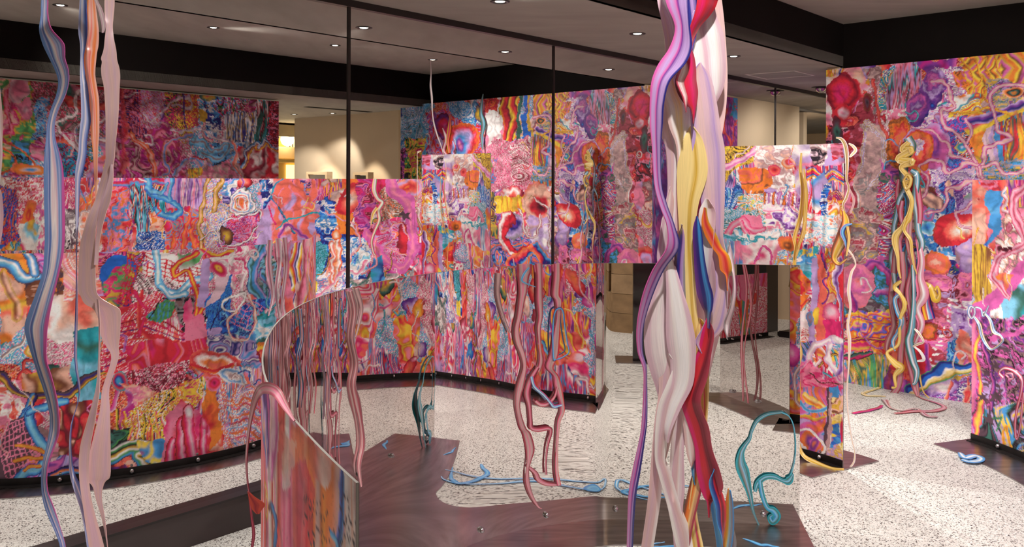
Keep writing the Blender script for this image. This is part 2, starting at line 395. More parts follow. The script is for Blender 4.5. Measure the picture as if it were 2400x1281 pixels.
class Canvas:
    """A printed sheet standing on a plan curve (N x 2 points), height h; res in metres."""
    def __init__(s, curve, h, res, seed=0, refl=False):
        c = np.asarray(curve, float)
        L = np.r_[0, np.cumsum(np.linalg.norm(np.diff(c, axis=0), axis=1))]
        s.nx = int(L[-1] / res) + 1; s.ny = int(h / res) + 1; s.h = h; s.L = L[-1]
        uu = np.linspace(0, L[-1], s.nx); vv = np.linspace(0, h, s.ny)
        s.C = np.stack([np.interp(uu, L, c[:, 0]), np.interp(uu, L, c[:, 1])], 1)
        U, V = np.meshgrid(uu, vv); s.U = U.ravel(); s.V = V.ravel()
        X = np.tile(s.C[:, 0], s.ny); Y = np.tile(s.C[:, 1], s.ny)
        s.D = s.proj(X, Y, s.V)
        dd = X * NN[0] + Y * NN[1] + D
        s.R = s.proj(X - 2 * dd * NN[0], Y - 2 * dd * NN[1], s.V)
        for nm in ('D', 'R'):                              # hand-drawn unevenness of everything painted
            x, y = getattr(s, nm)
            a = fbm(s.U * 7, s.V * 7, seed + 3, 3) - .5; b = fbm(s.U * 7 + 5, s.V * 7, seed + 6, 3) - .5
            c = fbm(s.U * 26, s.V * 26, seed + 1, 3) - .5; d = fbm(s.U * 26 + 3, s.V * 26, seed + 5, 3) - .5
            setattr(s, nm, (x + a * 26 + c * 7, y + b * 26 + d * 7))
        s.rgb = np.zeros((len(s.U), 3)); s.seed = seed; s.cur = s.R if refl else s.D
    @staticmethod
    def proj(X, Y, Z):
        ok = Y > .2; Y2 = np.where(ok, Y, .2)
        x = 1200 + FPX * X / Y2; y = HY + FPX * (EYE - Z) / Y2
        x, y = x - ROLL * (y - 640), y + ROLL * (x - 1200)
        return np.where(ok, x, -9e4), np.where(ok, y, -9e4)
    def base(s, codes, cell=.34, warp=.12):
        """patchwork of styles; irregular upright cells"""
        rs = np.random.RandomState(s.seed + 11)
        u = s.U + (fbm(s.U * 5, s.V * 5, s.seed + 1, 4) - .5) * warp * 2; v = s.V + (fbm(s.U * 5, s.V * 5, s.seed + 4, 4) - .5) * warp * 2
        n = max(6, int(s.L * s.h / cell ** 2)); pts = rs.rand(n, 2) * [s.L, s.h]
        best = np.full(len(u), 9e9); lab = np.zeros(len(u), int)
        for i, (a, b) in enumerate(pts):
            d = np.abs(u - a) * 1.25 + np.abs(v - b) * .8
            k = d < best; best[k] = d[k]; lab[k] = i
        ch = rs.randint(0, len(codes), n)
        for i in range(n):
            k = np.nonzero(lab == i)[0]
            if len(k): s.rgb[k] = style(codes[ch[i]], s.U[k] + i * 1.7, s.V[k] + i * .9, s.seed + i)
        return s
    def on(s, which): s.cur = s.R if which == 'R' else s.D; return s
    def bb(s, x0, x1, y0, y1):
        X, Y = s.cur
        return np.nonzero((X > x0) & (X < x1) & (Y > y0) & (Y < y1))[0]
    def poly(s, code, pts, rag=6, blend=1.0, soft=0):
        """fill a polygon (photo pixels) with a style; rag roughens the outline"""
        p = np.asarray(pts, float); X, Y = s.cur
        k = s.bb(p[:, 0].min() - rag, p[:, 0].max() + rag, p[:, 1].min() - rag, p[:, 1].max() + rag)
        if not len(k): return s
        x = X[k] + (fbm(s.U[k] * 22, s.V[k] * 22, s.seed + 7, 4) - .5) * rag * 2.4; y = Y[k] + (fbm(s.U[k] * 22, s.V[k] * 22, s.seed + 2, 4) - .5) * rag * 2.4
        ins = np.zeros(len(k), bool); j = len(p) - 1
        for i in range(len(p)):
            xi, yi = p[i]; xj, yj = p[j]
            cnd = ((yi > y) != (yj > y)) & (x < (xj - xi) * (y - yi) / (yj - yi + 1e-9) + xi); ins ^= cnd; j = i
        k = k[ins]
        if len(k):
            s.seed += 1
            s.rgb[k] = s.rgb[k] * (1 - blend) + style(code, s.U[k], s.V[k], s.seed) * blend
        return s
    def st(s, letters, pts, w, w2=None, al=1.0, dens=9, wob=0.0):
        """ribbon-like painted stroke, colours across its width"""
        c = cr(pts, dens); X, Y = s.cur; w2 = w if w2 is None else w2; wm = max(w, w2)
        k = s.bb(c[:, 0].min() - wm, c[:, 0].max() + wm, c[:, 1].min() - wm, c[:, 1].max() + wm)
        if not len(k): return s
        x = X[k]; y = Y[k]
        if wob:
            x = x + (fbm(s.U[k] * 18, s.V[k] * 18, 3, 3) - .5) * wob; y = y + (fbm(s.U[k] * 18, s.V[k] * 18, 6, 3) - .5) * wob
        best = np.full(len(k), 9e9); sg = np.zeros(len(k)); tt = np.zeros(len(k)); n = len(c) - 1
        for i in range(n):
            ax, ay = c[i]; bx, by = c[i + 1]; ex, ey = bx - ax, by - ay; q = ex * ex + ey * ey + 1e-9
            t = np.clip(((x - ax) * ex + (y - ay) * ey) / q, 0, 1)
            px = x - ax - t * ex; py = y - ay - t * ey; d = np.hypot(px, py)
            m = d < best; best[m] = d[m]; sg[m] = np.sign(ex * py - ey * px)[m]; tt[m] = (i + t[m]) / n
        hw = (w + (w2 - w) * tt) / 2; m = best < hw
        if m.any():
            q = (best[m] * sg[m] / hw[m] * .5 + .5) * (len(letters) - 1)
            C = np.array([PAL[a] for a in letters]); i = np.clip(np.floor(q).astype(int), 0, max(len(letters) - 2, 0)); f = np.clip(q - i, 0, 1)
            f = (f * f * (3 - 2 * f))[:, None]
            col = C[i] * (1 - f) + C[np.minimum(i + 1, len(C) - 1)] * f
            s.rgb[k[m]] = s.rgb[k[m]] * (1 - al) + col * al
        return s
    def ell(s, letters, cx, cy, rx, ry, rot=0, rag=0.0, off=(0, 0), tex=0.0, al=1.0):
        """rounded form, colours from the middle outwards"""
        X, Y = s.cur; r = max(rx, ry) * 1.3
        k = s.bb(cx - r, cx + r, cy - r, cy + r)
        if not len(k): return s
        a = math.radians(rot); x = X[k] - cx; y = Y[k] - cy
        xr = (x * math.cos(a) + y * math.sin(a)) / rx; yr = (-x * math.sin(a) + y * math.cos(a)) / ry
        d = np.hypot(xr, yr) + (fbm(s.U[k] * 14, s.V[k] * 14, 5, 4) - .5) * rag
        m = d < 1
        if m.any():
            dd = np.hypot(xr - off[0], yr - off[1])[m] / (1 + math.hypot(*off)) + tex * (fbm(s.U[k][m] * 45, s.V[k][m] * 45, 2, 4, .65) - .5)
            q = np.clip(dd, 0, .999) * (len(letters) - 1)
            C = np.array([PAL[b] for b in letters]); i = np.floor(q).astype(int); f = (q - i)[:, None]
            col = C[i] * (1 - f) + C[np.minimum(i + 1, len(C) - 1)] * f
            s.rgb[k[m]] = s.rgb[k[m]] * (1 - al) + col * al
        return s
    def net(s, ch, O, A, B, n, m, w=2.2, bend=0.0):
        """painted net: origin O, edge vectors A (n cells) and B (m cells)"""
        O, A, B = map(lambda q: np.array(q, float), (O, A, B))
        f = lambda a, b: O + A * a + B * b + np.array([bend * math.sin(3.1 * b + a), bend * math.sin(3.1 * a)])
        for i in range(n + 1): s.st(ch, [f(i / n, b) for b in np.linspace(0, 1, 5)], w, dens=4)
        for j in range(m + 1): s.st(ch, [f(a, j / m) for a in np.linspace(0, 1, 5)], w, dens=4)
        return s
    def curls(s, n, seed, w=(5, 13), ln=(.12, .4), pal=('RpjsR', 'nBaB', 'oYfo', 'dwjd', 'qrcR', 'uvPu', 'GtaG', 'kzYk', 'DSwD', 'hPj')):
        """loose winding strokes over the sheet (laid out in sheet metres)"""
        keep = s.cur; s.cur = (s.U * 400, s.V * 400); rs = np.random.RandomState(seed)
        for i in range(n):
            p = np.array([rs.rand() * s.L, rs.rand() * s.h]) * 400; a = rs.rand() * 6.28; q = [p.copy()]; L = rs.uniform(*ln) * 400; turn = rs.randn() * .5
            for k in range(6):
                a += turn + rs.randn() * .75; p = p + np.array([math.cos(a), math.sin(a) * 1.25]) * L / 6; q.append(p.copy())
            ww = rs.uniform(*w); s.st(pal[rs.randint(len(pal))], q, ww * rs.uniform(.4, 1), ww, 1, 5)
        s.cur = keep; return s
    def blobs(s, n, seed, r=(.03, .09), pal=('wpRq', 'scrq', 'fYoz', 'juvn', 'aBbn', 'wsSD', 'ocrq', 'wdDi', 'hYGk', 'jPmv')):
        """soft rounded forms with a dark rim"""
        keep = s.cur; s.cur = (s.U * 400 + (fbm(s.U * 8, s.V * 8, seed, 3) - .5) * 50, s.V * 400 + (fbm(s.U * 8, s.V * 8, seed + 2, 3) - .5) * 50); rs = np.random.RandomState(seed)
        for i in range(n):
            a, b = rs.uniform(*r, 2) * 400
            s.ell(pal[rs.randint(len(pal))], rs.rand() * s.L * 400, rs.rand() * s.h * 400, a, b, rs.rand() * 180, .35, tuple(rs.uniform(-.35, .35, 2)), .25)
        s.cur = keep; return s
    def finish(s, k=.5):
        """tonal variation of the print: folds and darker drawing lines"""
        wx = fbm(s.U * 6, s.V * 6, s.seed + 5, 3)
        r = np.abs(fbm(s.U * 9 + wx * 2.5, s.V * 9, s.seed + 1, 4) - .5) * 2
        sh = (1 - k) + k * np.clip(r * 3.4, 0, 1.25)
        t = .9 + .5 * fbm(s.U * 3.5, s.V * 3.5, s.seed + 2, 3)
        s.rgb = np.clip(s.rgb * (sh * t)[:, None], 0, 1)
        g = s.rgb.mean(axis=1, keepdims=True); s.rgb = np.clip(g + (s.rgb - g) * 0.97, 0, 1); return s
    def mesh(s, name, parent=None, off=0.0, flip=False, mat=None):
        """the sheet as a grid mesh with its colours"""
        t = np.gradient(s.C, axis=0); t /= np.linalg.norm(t, axis=1)[:, None]
        c = s.C + off * np.stack([t[:, 1], -t[:, 0]], 1)
        nx, ny = s.nx, s.ny
        co = np.zeros((ny, nx, 3)); co[..., 0] = c[:, 0]; co[..., 1] = c[:, 1]; co[..., 2] = np.linspace(0, s.h, ny)[:, None]
        if parent is not None: co = co - np.array(parent.location)
        i = (np.arange(ny - 1)[:, None] * nx + np.arange(nx - 1)).ravel()
        q = np.stack([i, i + 1, i + nx + 1, i + nx], 1)
        if flip: q = q[:, ::-1]
        me = bpy.data.meshes.new(name)
        me.vertices.add(nx * ny); me.vertices.foreach_set('co', co.ravel().astype(np.float32))
        me.loops.add(q.size); me.loops.foreach_set('vertex_index', q.ravel().astype(np.int32))
        me.polygons.add(len(q)); me.polygons.foreach_set('loop_start', (np.arange(len(q)) * 4).astype(np.int32))
        me.polygons.foreach_set('use_smooth', np.ones(len(q), bool))
        me.update(calc_edges=True)
        ca = me.color_attributes.new('Col', 'BYTE_COLOR', 'POINT')
        rgba = np.ones((nx * ny, 4), np.float32); rgba[:, :3] = np.clip(s.rgb, 0, 1)
        ca.data.foreach_set('color', rgba.ravel())
        return link(name, me, parent, mat or M['art'])
def strip(name, curve, h0, h1, off, mat, parent, thick=0.0):
    """upright band following a plan curve, moved sideways by off (right-hand side positive); solid when thick"""
    c = np.asarray(curve, float); t = np.gradient(c, axis=0); t /= np.linalg.norm(t, axis=1)[:, None]
    nr = np.stack([t[:, 1], -t[:, 0]], 1); a = c + nr * off; n = len(c)
    if not thick:
        v = [(*p, h0) for p in a] + [(*p, h1) for p in a]
        f = [(i, i + 1, n + i + 1, n + i) for i in range(n - 1)]
    else:
        b = c + nr * (off + thick)
        v = [(*p, h0) for p in a] + [(*p, h1) for p in a] + [(*p, h1) for p in b] + [(*p, h0) for p in b]
        f = []
        for i in range(n - 1):
            for k in range(4):
                f.append((k * n + i, k * n + i + 1, ((k + 1) % 4) * n + i + 1, ((k + 1) % 4) * n + i))
        f += [(0, n, 2 * n, 3 * n), (n - 1, 4 * n - 1, 3 * n - 1, 2 * n - 1)]
    return pm(name, v, f, mat, parent, True if not thick else False)
def smooth_curve(pts, N=400, lam=3e-6, tangents=()):
    pts = np.array(pts, float)
    s = np.r_[0, np.cumsum(np.linalg.norm(np.diff(pts, axis=0), axis=1))]; L = s[-1]; hs = L / (N - 1)
    A = np.zeros((len(pts), N))
    for i, q in enumerate(s):
        k = min(int(q / L * (N - 1)), N - 2); t = q / L * (N - 1) - k; A[i, k] = 1 - t; A[i, k + 1] = t
    D3 = np.diff(np.eye(N), 3, axis=0) / hs ** 3
    Mx = A.T @ A + lam * hs * D3.T @ D3; Rh = A.T @ pts
    for si, ang, wt in tangents:                           # soft wishes for the direction at arc length si
        k = min(int(si / L * (N - 1)), N - 6); row = np.zeros(N); row[k + 5] = 1 / (5 * hs); row[k] = -1 / (5 * hs)
        Mx += wt * np.outer(row, row); Rh += wt * np.outer(row, [math.cos(ang), math.sin(ang)])
    return np.linalg.solve(Mx, Rh)
# ------------------------------------------------------------------ partitions: printed on one face, mirror-polished on the other
def offs(curve, off):
    c = np.asarray(curve, float); t = np.gradient(c, axis=0); t /= np.linalg.norm(t, axis=1)[:, None]
    return c + off * np.stack([t[:, 1], -t[:, 0]], 1)
def arclen(c): return np.r_[0, np.cumsum(np.linalg.norm(np.diff(c, axis=0), axis=1))]
BOLT = None
def bolt_mesh():
    bm = bmesh.new(); bmesh.ops.create_uvsphere(bm, u_segments=8, v_segments=5, radius=.0135)
    bmesh.ops.scale(bm, vec=(1, 1, 1), verts=bm.verts)
    me = bpy.data.meshes.new('bolt'); bm.to_mesh(me); bm.free(); me.materials.append(M['bolt'])
    me.polygons.foreach_set('use_smooth', [True] * len(me.polygons)); return me
def partition(name, label, curve, h, canvas, side, pl_art, pl_mir, bolts, group=None, seam=None):
    global BOLT
    BOLT = BOLT or bolt_mesh()
    curve = np.asarray(curve, float); mid = curve[len(curve) // 2]
    e = thing(name, label, 'partition', (float(mid[0]), float(mid[1]), 0), group)
    core = strip('sheet_edge', curve, .004, h, -.0018, M['edge'], e, .0036)
    art = canvas.mesh('printed_face', e, side * .0022, flip=(side > 0))
    mir = strip('mirror_face', curve, .004, h - .001, -side * .0022, M['inox'], e); mir['label'] = 'mirror-polished steel face'
    # plate on the floor
    a = offs(curve, side * pl_art); b = offs(curve, -side * pl_mir); n = len(a)
    ex0 = (curve[0] - curve[3]); ex0 = ex0 / np.linalg.norm(ex0) * .02; ex1 = (curve[-1] - curve[-4]); ex1 = ex1 / np.linalg.norm(ex1) * .02
    a = np.vstack([a[0] + ex0, a, a[-1] + ex1]); b = np.vstack([b[0] + ex0, b, b[-1] + ex1]); n = len(a)
    v = [(*p, z) for z in (.0005, .006) for q in (a, b) for p in q]; f = []
    for i in range(n - 1):
        f += [(2 * n + i, 2 * n + i + 1, 3 * n + i + 1, 3 * n + i), (i, n + i, n + i + 1, i + 1),
              (i, i + 1, 2 * n + i + 1, 2 * n + i), (n + i, 3 * n + i, 3 * n + i + 1, n + i + 1)]
    f += [(0, 2 * n, 3 * n, n), (n - 1, 2 * n - 1, 4 * n - 1, 3 * n - 1)]
    pm('base_plate', v, f, M['steel'], e)
    # angle iron along the printed face
    o0 = side * .0035
    strip('angle_iron', curve, .006, .046, o0 if side > 0 else o0 - .005, M['angle'], e, .005)
    strip('angle_foot', curve, .006, .011, side * .0085 if side > 0 else side * .0085 - .035, M['angle'], e, .035)
    L = arclen(curve)
    ns = max(2, int(L[-1] / bolts))
    for k in range(ns):
        sx = (k + .5) / ns * L[-1]; j = min(np.searchsorted(L, sx), len(L) - 2)
        t = curve[j + 1] - curve[j]; t /= np.linalg.norm(t); nr = np.array([t[1], -t[0]])
        for q, z, nm in ((side * .012, .026, 'bolt'), (-side * .008, .055, 'bolt')):
            p = curve[j] + nr * q
            o = link(nm, BOLT, e); o.location = (p[0] - mid[0], p[1] - mid[1], z)
    return e

H_FRONT = 1.178
FRONT = smooth_curve([(-0.189, 1.044), (-0.245, 1.14), (-0.327, 1.301), (-0.416, 1.478), (-0.532, 1.812), (-0.585, 2.037), (-0.623, 2.291), (-0.633, 2.51),
    (-0.612, 2.746), (-0.564, 2.945), (-0.478, 3.163), (-0.343, 3.395), (-0.182, 3.594), (-0.099, 3.655), (0, 3.73), (0.161, 3.80), (0.3, 3.845), (0.459, 3.865),
    (0.696, 3.861), (0.8, 3.855), (1.084, 3.828), (1.270, 3.806)], 400, 3e-6)
def bend(c, s, ang, s0):
    # re-lay the end of a curve with the given direction (degrees) at the given arc lengths
    L = np.r_[0, np.cumsum(np.linalg.norm(np.diff(c, axis=0), axis=1))]; t = np.diff(c, axis=0); a = np.unwrap(np.arctan2(t[:, 1], t[:, 0]))
    lm = (L[1:] + L[:-1]) / 2; k0 = int(np.searchsorted(lm, s0))
    a2 = np.where(lm > s0, np.interp(lm, [s0] + list(s), [a[k0]] + [math.radians(q) for q in ang]), a)
    ker = np.exp(-np.linspace(-2, 2, 9) ** 2); ker /= ker.sum()
    a2 = np.convolve(np.pad(a2, 4, 'edge'), ker, 'valid'); dl = np.diff(L)
    return np.vstack([c[0], c[0] + np.cumsum(np.stack([np.cos(a2), np.sin(a2)], 1) * dl[:, None], axis=0)])
FRONT = bend(FRONT, (3.36, 3.405, 3.445, 3.59, 3.78, 3.95, 4.24), (13.0, 10.5, 1.0, -2.0, -4.6, -6.2, -8.0), 3.12)
FRONT = np.vstack([FRONT, FRONT[-1] + (FRONT[-1] - FRONT[-2]) * 2.8])
H_ARC = 1.568
ARC = smooth_curve([(2.772, 5.093), (2.87, 4.735), (2.905, 4.3), (2.88, 3.87), (2.79, 3.35), (2.58, 2.85), (2.23, 2.44), (1.8, 2.16), (1.285, 2.01)], 200, 1e-5)
PANEL = smooth_curve([(1.80, 4.585), (1.715, 4.71), (1.634, 4.815), (1.50, 4.93), (1.34, 5.03), (1.16, 5.10)], 60, 1e-5)
H_PANEL = 1.764
WR0 = np.array([2.477, 6.68]); WRD = np.array([.719, -.695]); WR1 = WR0 + WRD * 3.42

QA = np.array([4.055, 3.05]); QB = np.array([2.05, .84])
BA, BB = np.array([1.64, 1.97]), np.array([2.17, .92])

def seg(a, b, n=2): return np.array([a + (b - a) * t for t in np.linspace(0, 1, n)])
GEN = ['m:phcjw', 'c:pjhwq', 'd:prochu', 'm:Bbaun', 'g:purcp', 's:pjdwDh', 'n:uwvpj', 'm:oyrcp', 's:rcsoq', 'd:pumhbv', 'c:Bawbn', 'z:ophuy', 'm:vumpw', 'c:sSdzDw', 's:Batwp', 'g:ocsrp', 'm:dSjDp', 'c:rqpsc']
FRONT_C = Canvas(FRONT, H_FRONT, .005, 1, True)
FRONT_C.D = (np.where(np.tile(FRONT_C.C[:, 1], FRONT_C.ny) < 1.85, FRONT_C.D[0], -9e4), FRONT_C.D[1])
FRONT_C.base(['m:phcjw:.6', 'd:prochu', 'g:purcp', 's:pjdwDh', 'm:oyrcp:.7', 's:rcsoq', 's:Batwp', 'g:ocsrp', 'm:dSjDp', 'c:rqpsc', 'm:vumpw:.7'], .3)
FRONT_C.blobs(70, 21).curls(90, 22)
A = FRONT_C.on('R')
A.poly('g:scYos', [(0, 590), (70, 590), (65, 760), (0, 800)]).poly('c:iocsz:.8', [(62, 640), (105, 640), (170, 605), (180, 640), (150, 740), (110, 735), (62, 715)], 5)
A.poly('g:rcswr', [(110, 690), (215, 680), (230, 790), (130, 800), (60, 760)], 5).poly('s:scSwp', [(140, 590), (245, 590), (235, 680), (160, 700)], 4)
A.st('iBwaBi', [(-5, 612), (30, 625), (60, 652), (92, 648)], 27, 22).st('iBwBi', [(60, 590), (72, 612), (84, 640)], 24)
A.st('eDwe', [(0, 830), (40, 800), (75, 760)], 9).st('YszY', [(5, 640), (30, 690), (40, 740)], 20, 30, .8)
A.poly('g:tGta', [(170, 770), (236, 765), (236, 940), (176, 945)], 2).poly('c:pcrcwp:.9', [(0, 880), (60, 885), (62, 985), (0, 1010)], 5)
A.poly('g:oszYg', [(52, 870), (170, 850), (175, 920), (60, 940)], 4).poly('m:rqzscr:.8', [(130, 940), (225, 940), (225, 1090), (140, 1100)], 5)
A.st('kinzYk', [(0, 872), (35, 912), (72, 926), (115, 925), (160, 918), (205, 885), (245, 862)], 20).st('knYBn', [(82, 928), (62, 970), (40, 1010), (8, 1042)], 24)
A.poly('k:i', [(25, 990), (75, 965), (80, 1045), (30, 1130), (0, 1130), (0, 1060)], 3).net('p', (0, 1010), (85, -45), (25, 130), 9, 11, 2.6)
A.poly('m:uvPunB', [(60, 1080), (150, 1070), (260, 1090), (260, 1135), (40, 1135)], 4)
A.st('nBaaBn', [(72, 965), (80, 1000), (104, 1058), (88, 1096), (60, 1102), (33, 1130)], 28, 22).st('nBaBn', [(72, 965), (110, 955), (150, 935)], 18)
for q in ([(98, 1052), (60, 1038), (42, 1042)], [(98, 1066), (62, 1068), (38, 1080)], [(92, 1086), (70, 1090), (55, 1102)]): A.st('zoYoz', q, 11, 7)
A.st('knoBk', [(120, 1112), (160, 1106), (220, 1112), (260, 1108)], 20)
A.poly('s:rkpdm', [(215, 590), (300, 590), (300, 640), (240, 700)], 3).ell('bbbn', 276, 640, 46, 42).ell('hYhhGn', 272, 664, 37, 36, 0, .1, (.1, .2), .5)
A.poly('k:w', [(325, 588), (455, 600), (480, 640), (450, 690), (350, 670), (318, 630)], 3).net('r', (322, 588), (150, 40), (12, 80), 10, 7, 2.8, 4)
A.poly('m:hYGh', [(295, 588), (328, 590), (338, 650), (320, 700), (270, 720), (240, 715), (240, 700), (290, 678), (306, 640)], 3).net('r', (296, 590), (34, 4), (-28, 118), 4, 11, 2, 7).net('n', (299, 590), (34, 4), (-28, 118), 3, 4, 1.5, 7)
A.poly('s:wdkDwp', [(320, 640), (425, 668), (420, 735), (330, 700), (250, 760), (300, 720)], 5)
A.poly('s:rcwphr', [(240, 770), (330, 690), (430, 700), (500, 760), (480, 850), (300, 900), (236, 850)], 6)
for k in range(9): A.st('r' + 'qhnrc'[k % 5], [(250, 775 + k * 11), (330, 745 + k * 13), (420, 770 + k * 10), (480, 760 + k * 9)], 5, 3)
A.st('rrc', [(330, 690), (320, 740), (345, 790), (400, 800)], 12).st('rhr', [(310, 690), (340, 730), (330, 790)], 10)
A.poly('s:gGgBg', [(338, 748), (395, 705), (425, 720), (380, 764)], 3).st('k', [(352, 750), (380, 710), (398, 706)], 3)
A.poly('c:keDkwk', [(412, 702), (458, 695), (490, 742), (470, 785), (425, 765)], 6)
A.ell('nbbb', 276, 640, 46, 44, 0, .05).poly('c:hhYhg', [(240, 668), (262, 632), (300, 618), (314, 650), (300, 694), (262, 702), (242, 694)], 5)
A.net('r', (300, 592), (30, 4), (-30, 112), 4, 10, 2, 7).st('BaxaB', [(358, 588), (372, 640), (384, 680), (420, 692), (455, 662), (486, 655)], 18).st('BaxaB', [(384, 680), (402, 700), (440, 690)], 14)
A.poly('g:wgw', [(410, 590), (470, 584), (455, 620), (420, 640)], 4)
A.st('hroyorh', [(452, 588), (415, 612), (410, 650), (440, 636), (452, 662), (470, 700), (468, 745), (492, 705)], 15, 10).st('oyrho', [(468, 582), (500, 600), (540, 590), (556, 630), (530, 652), (515, 640)], 14)
A.poly('k:u', [(470, 605), (486, 602), (488, 722), (470, 722)], 2).poly('c:pwjw', [(488, 600), (560, 590), (560, 650), (500, 660)], 5)
A.poly('s:bBbnBb', [(487, 695), (545, 636), (548, 770), (487, 790)], 2).poly('k:j', [(505, 655), (538, 636), (520, 700), (490, 722)], 6).poly('k:u', [(487, 772), (545, 768), (545, 782), (487, 790)], 1).st('kn', [(495, 775), (540, 700)], 3)
A.ell('hyrhp', 508, 632, 24, 18, 20, .3).poly('g:pphwp', [(438, 716), (456, 700), (462, 740), (482, 738), (488, 810), (428, 830)], 5)
A.poly('c:pwhpw', [(560, 570), (610, 565), (600, 640), (556, 640)], 6).poly('c:GwGae', [(600, 560), (640, 558), (650, 680), (610, 690)], 6)
A.st('nuBBGan', [(622, 585), (598, 625), (600, 676), (628, 700), (642, 664), (622, 640)], 24).poly('c:nbBnab', [(520, 730), (640, 690), (640, 790), (520, 800)], 5)
A.net('p', (570, 690), (70, 40), (-30, 60), 6, 6, 1.6).poly('c:atGawa', [(598, 740), (655, 715), (640, 800), (600, 810)], 5)
A.poly('m:uvwnuB', [(488, 785), (605, 785), (612, 860), (540, 860), (495, 840)], 6).poly('m:rrpcrh:.7', [(300, 810), (490, 790), (500, 850), (300, 900)], 6)
A.poly('z:nwyoru', [(682, 565), (720, 560), (722, 900), (660, 900), (690, 700)], 2).st('SpRS', [(714, 552), (712, 640), (700, 740), (690, 860)], 22)
for q in ([(636, 566), (633, 640), (642, 700), (628, 732)], [(652, 562), (655, 620), (648, 690), (655, 740)], [(668, 560), (672, 640), (662, 700), (664, 760)]): A.st('DjwpjD', q, 13, 9)
A.st('kwxwe', [(546, 694), (582, 682), (562, 722), (532, 722), (528, 702), (548, 690)], 6).st('owsr', [(588, 690), (600, 735), (588, 790), (548, 796), (536, 752), (562, 726), (556, 706)], 6)
A.ell('ccowrc', 508, 852, 62, 34, 10, .2, (0, 0), .3).st('rro', [(450, 860), (500, 868), (545, 858)], 12)
A.poly('s:pqpwqr', [(285, 880), (380, 845), (450, 850), (405, 945), (330, 925)], 5).net('q', (300, 880), (140, -20), (40, 90), 12, 7, 1.8, 9)
A.ell('tBnrt', 282, 895, 16, 26).poly('c:swpsc', [(285, 900), (340, 905), (380, 940), (320, 960)], 5)
A.poly('s:yhyowky', [(300, 960), (420, 905), (482, 878), (474, 935), (432, 985), (402, 1045), (330, 1035), (270, 1050)], 6)
for k in range(8): A.st('kyhw'[k % 4] + 'yr'[k % 2], [(275 + k * 16, 960 + 6 * (k % 3)), (280 + k * 16, 1000), (272 + k * 17, 1045)], 6)
A.poly('c:gkGgk', [(258, 1010), (305, 1000), (310, 1055), (258, 1060)], 4)
A.st('kwgkYwgBk', [(258, 1068), (330, 1052), (400, 1040), (395, 1058), (330, 1070), (380, 1092), (430, 1088)], 38, 26).poly('m:BhnBy', [(322, 1040), (388, 1018), (392, 1080), (345, 1082)], 4)
A.poly('g:vqvk', [(258, 1092), (300, 1090), (320, 1115), (258, 1120)], 3)
A.poly('g:ooryo', [(484, 888), (506, 878), (506, 930), (532, 962), (522, 1015), (490, 1055), (478, 1000)], 4).ell('qhrp', 498, 900, 16, 18, 0, .3)
A.poly('g:rphpr', [(384, 1035), (398, 965), (428, 938), (470, 960), (494, 1000), (492, 1082), (400, 1098), (384, 1075)], 4)
for q, ww in (([(400, 1088), (398, 1050), (404, 1024)], 20), ([(424, 1090), (420, 1030), (428, 985)], 26), ([(452, 1084), (440, 1010), (446, 962)], 34), ([(480, 1076), (476, 1020), (482, 990)], 24)): A.st('qrhpjphr', q, ww, ww * .8)
A.ell('wxjp', 446, 968, 12, 17).ell('jph', 482, 992, 8, 11)
A.poly('s:wBupcow', [(512, 868), (612, 860), (612, 1045), (530, 1060), (520, 1000)], 5).ell('edwBx', 545, 885, 36, 18, 20, .2, (0, 0), .4)
for k in range(8): A.st('orB'[k % 3] + 'cpw'[k % 3], [(612, 945 + k * 13), (580, 930 + k * 13), (555, 950 + k * 11), (535, 945 + k * 12)], 6, 3)
A.st('vnB', [(560, 880), (585, 870), (590, 900), (612, 890)], 4)
A = FRONT_C.on('D')
A.poly('d:pcrswp:.5', [(600, 880), (850, 1110), (850, 1300), (600, 1300)], 4).poly('d:YfySo:.4', [(735, 1040), (845, 1130), (845, 1300), (725, 1300)], 4).poly('g:cocw', [(690, 990), (790, 1080), (770, 1150), (700, 1110)], 12, .8)
A.poly('d:hpcrp:.4', [(655, 1130), (720, 1080), (738, 1150), (735, 1300), (652, 1300)], 8, .85).poly('g:wscw', [(672, 1010), (700, 1040), (695, 1140), (668, 1150)], 10, .7)
A.st('uBnbu', [(804, 1100), (801, 1200), (800, 1300)], 14).poly('d:SwsS', [(806, 1090), (846, 1120), (846, 1300), (808, 1300)], 3)
A.st('vPnusBP', [(622, 920), (628, 1000), (632, 1090)], 30, 10).st('SPjS', [(648, 930), (650, 1010), (640, 1120)], 16).st('nBz', [(640, 1180), (652, 1240), (650, 1300)], 12)
rs = np.random.RandomState(2)
for k in range(70):
    x = 795 + rs.rand() * 40 if k < 40 else 725 + rs.rand() * 50; y = 1150 + rs.rand() * 130
    A.st('ki', [(x, y), (x + rs.randn() * 3, y + 5), (x + rs.randn() * 5, y + 8 + rs.rand() * 6)], 2.2, 1.4)

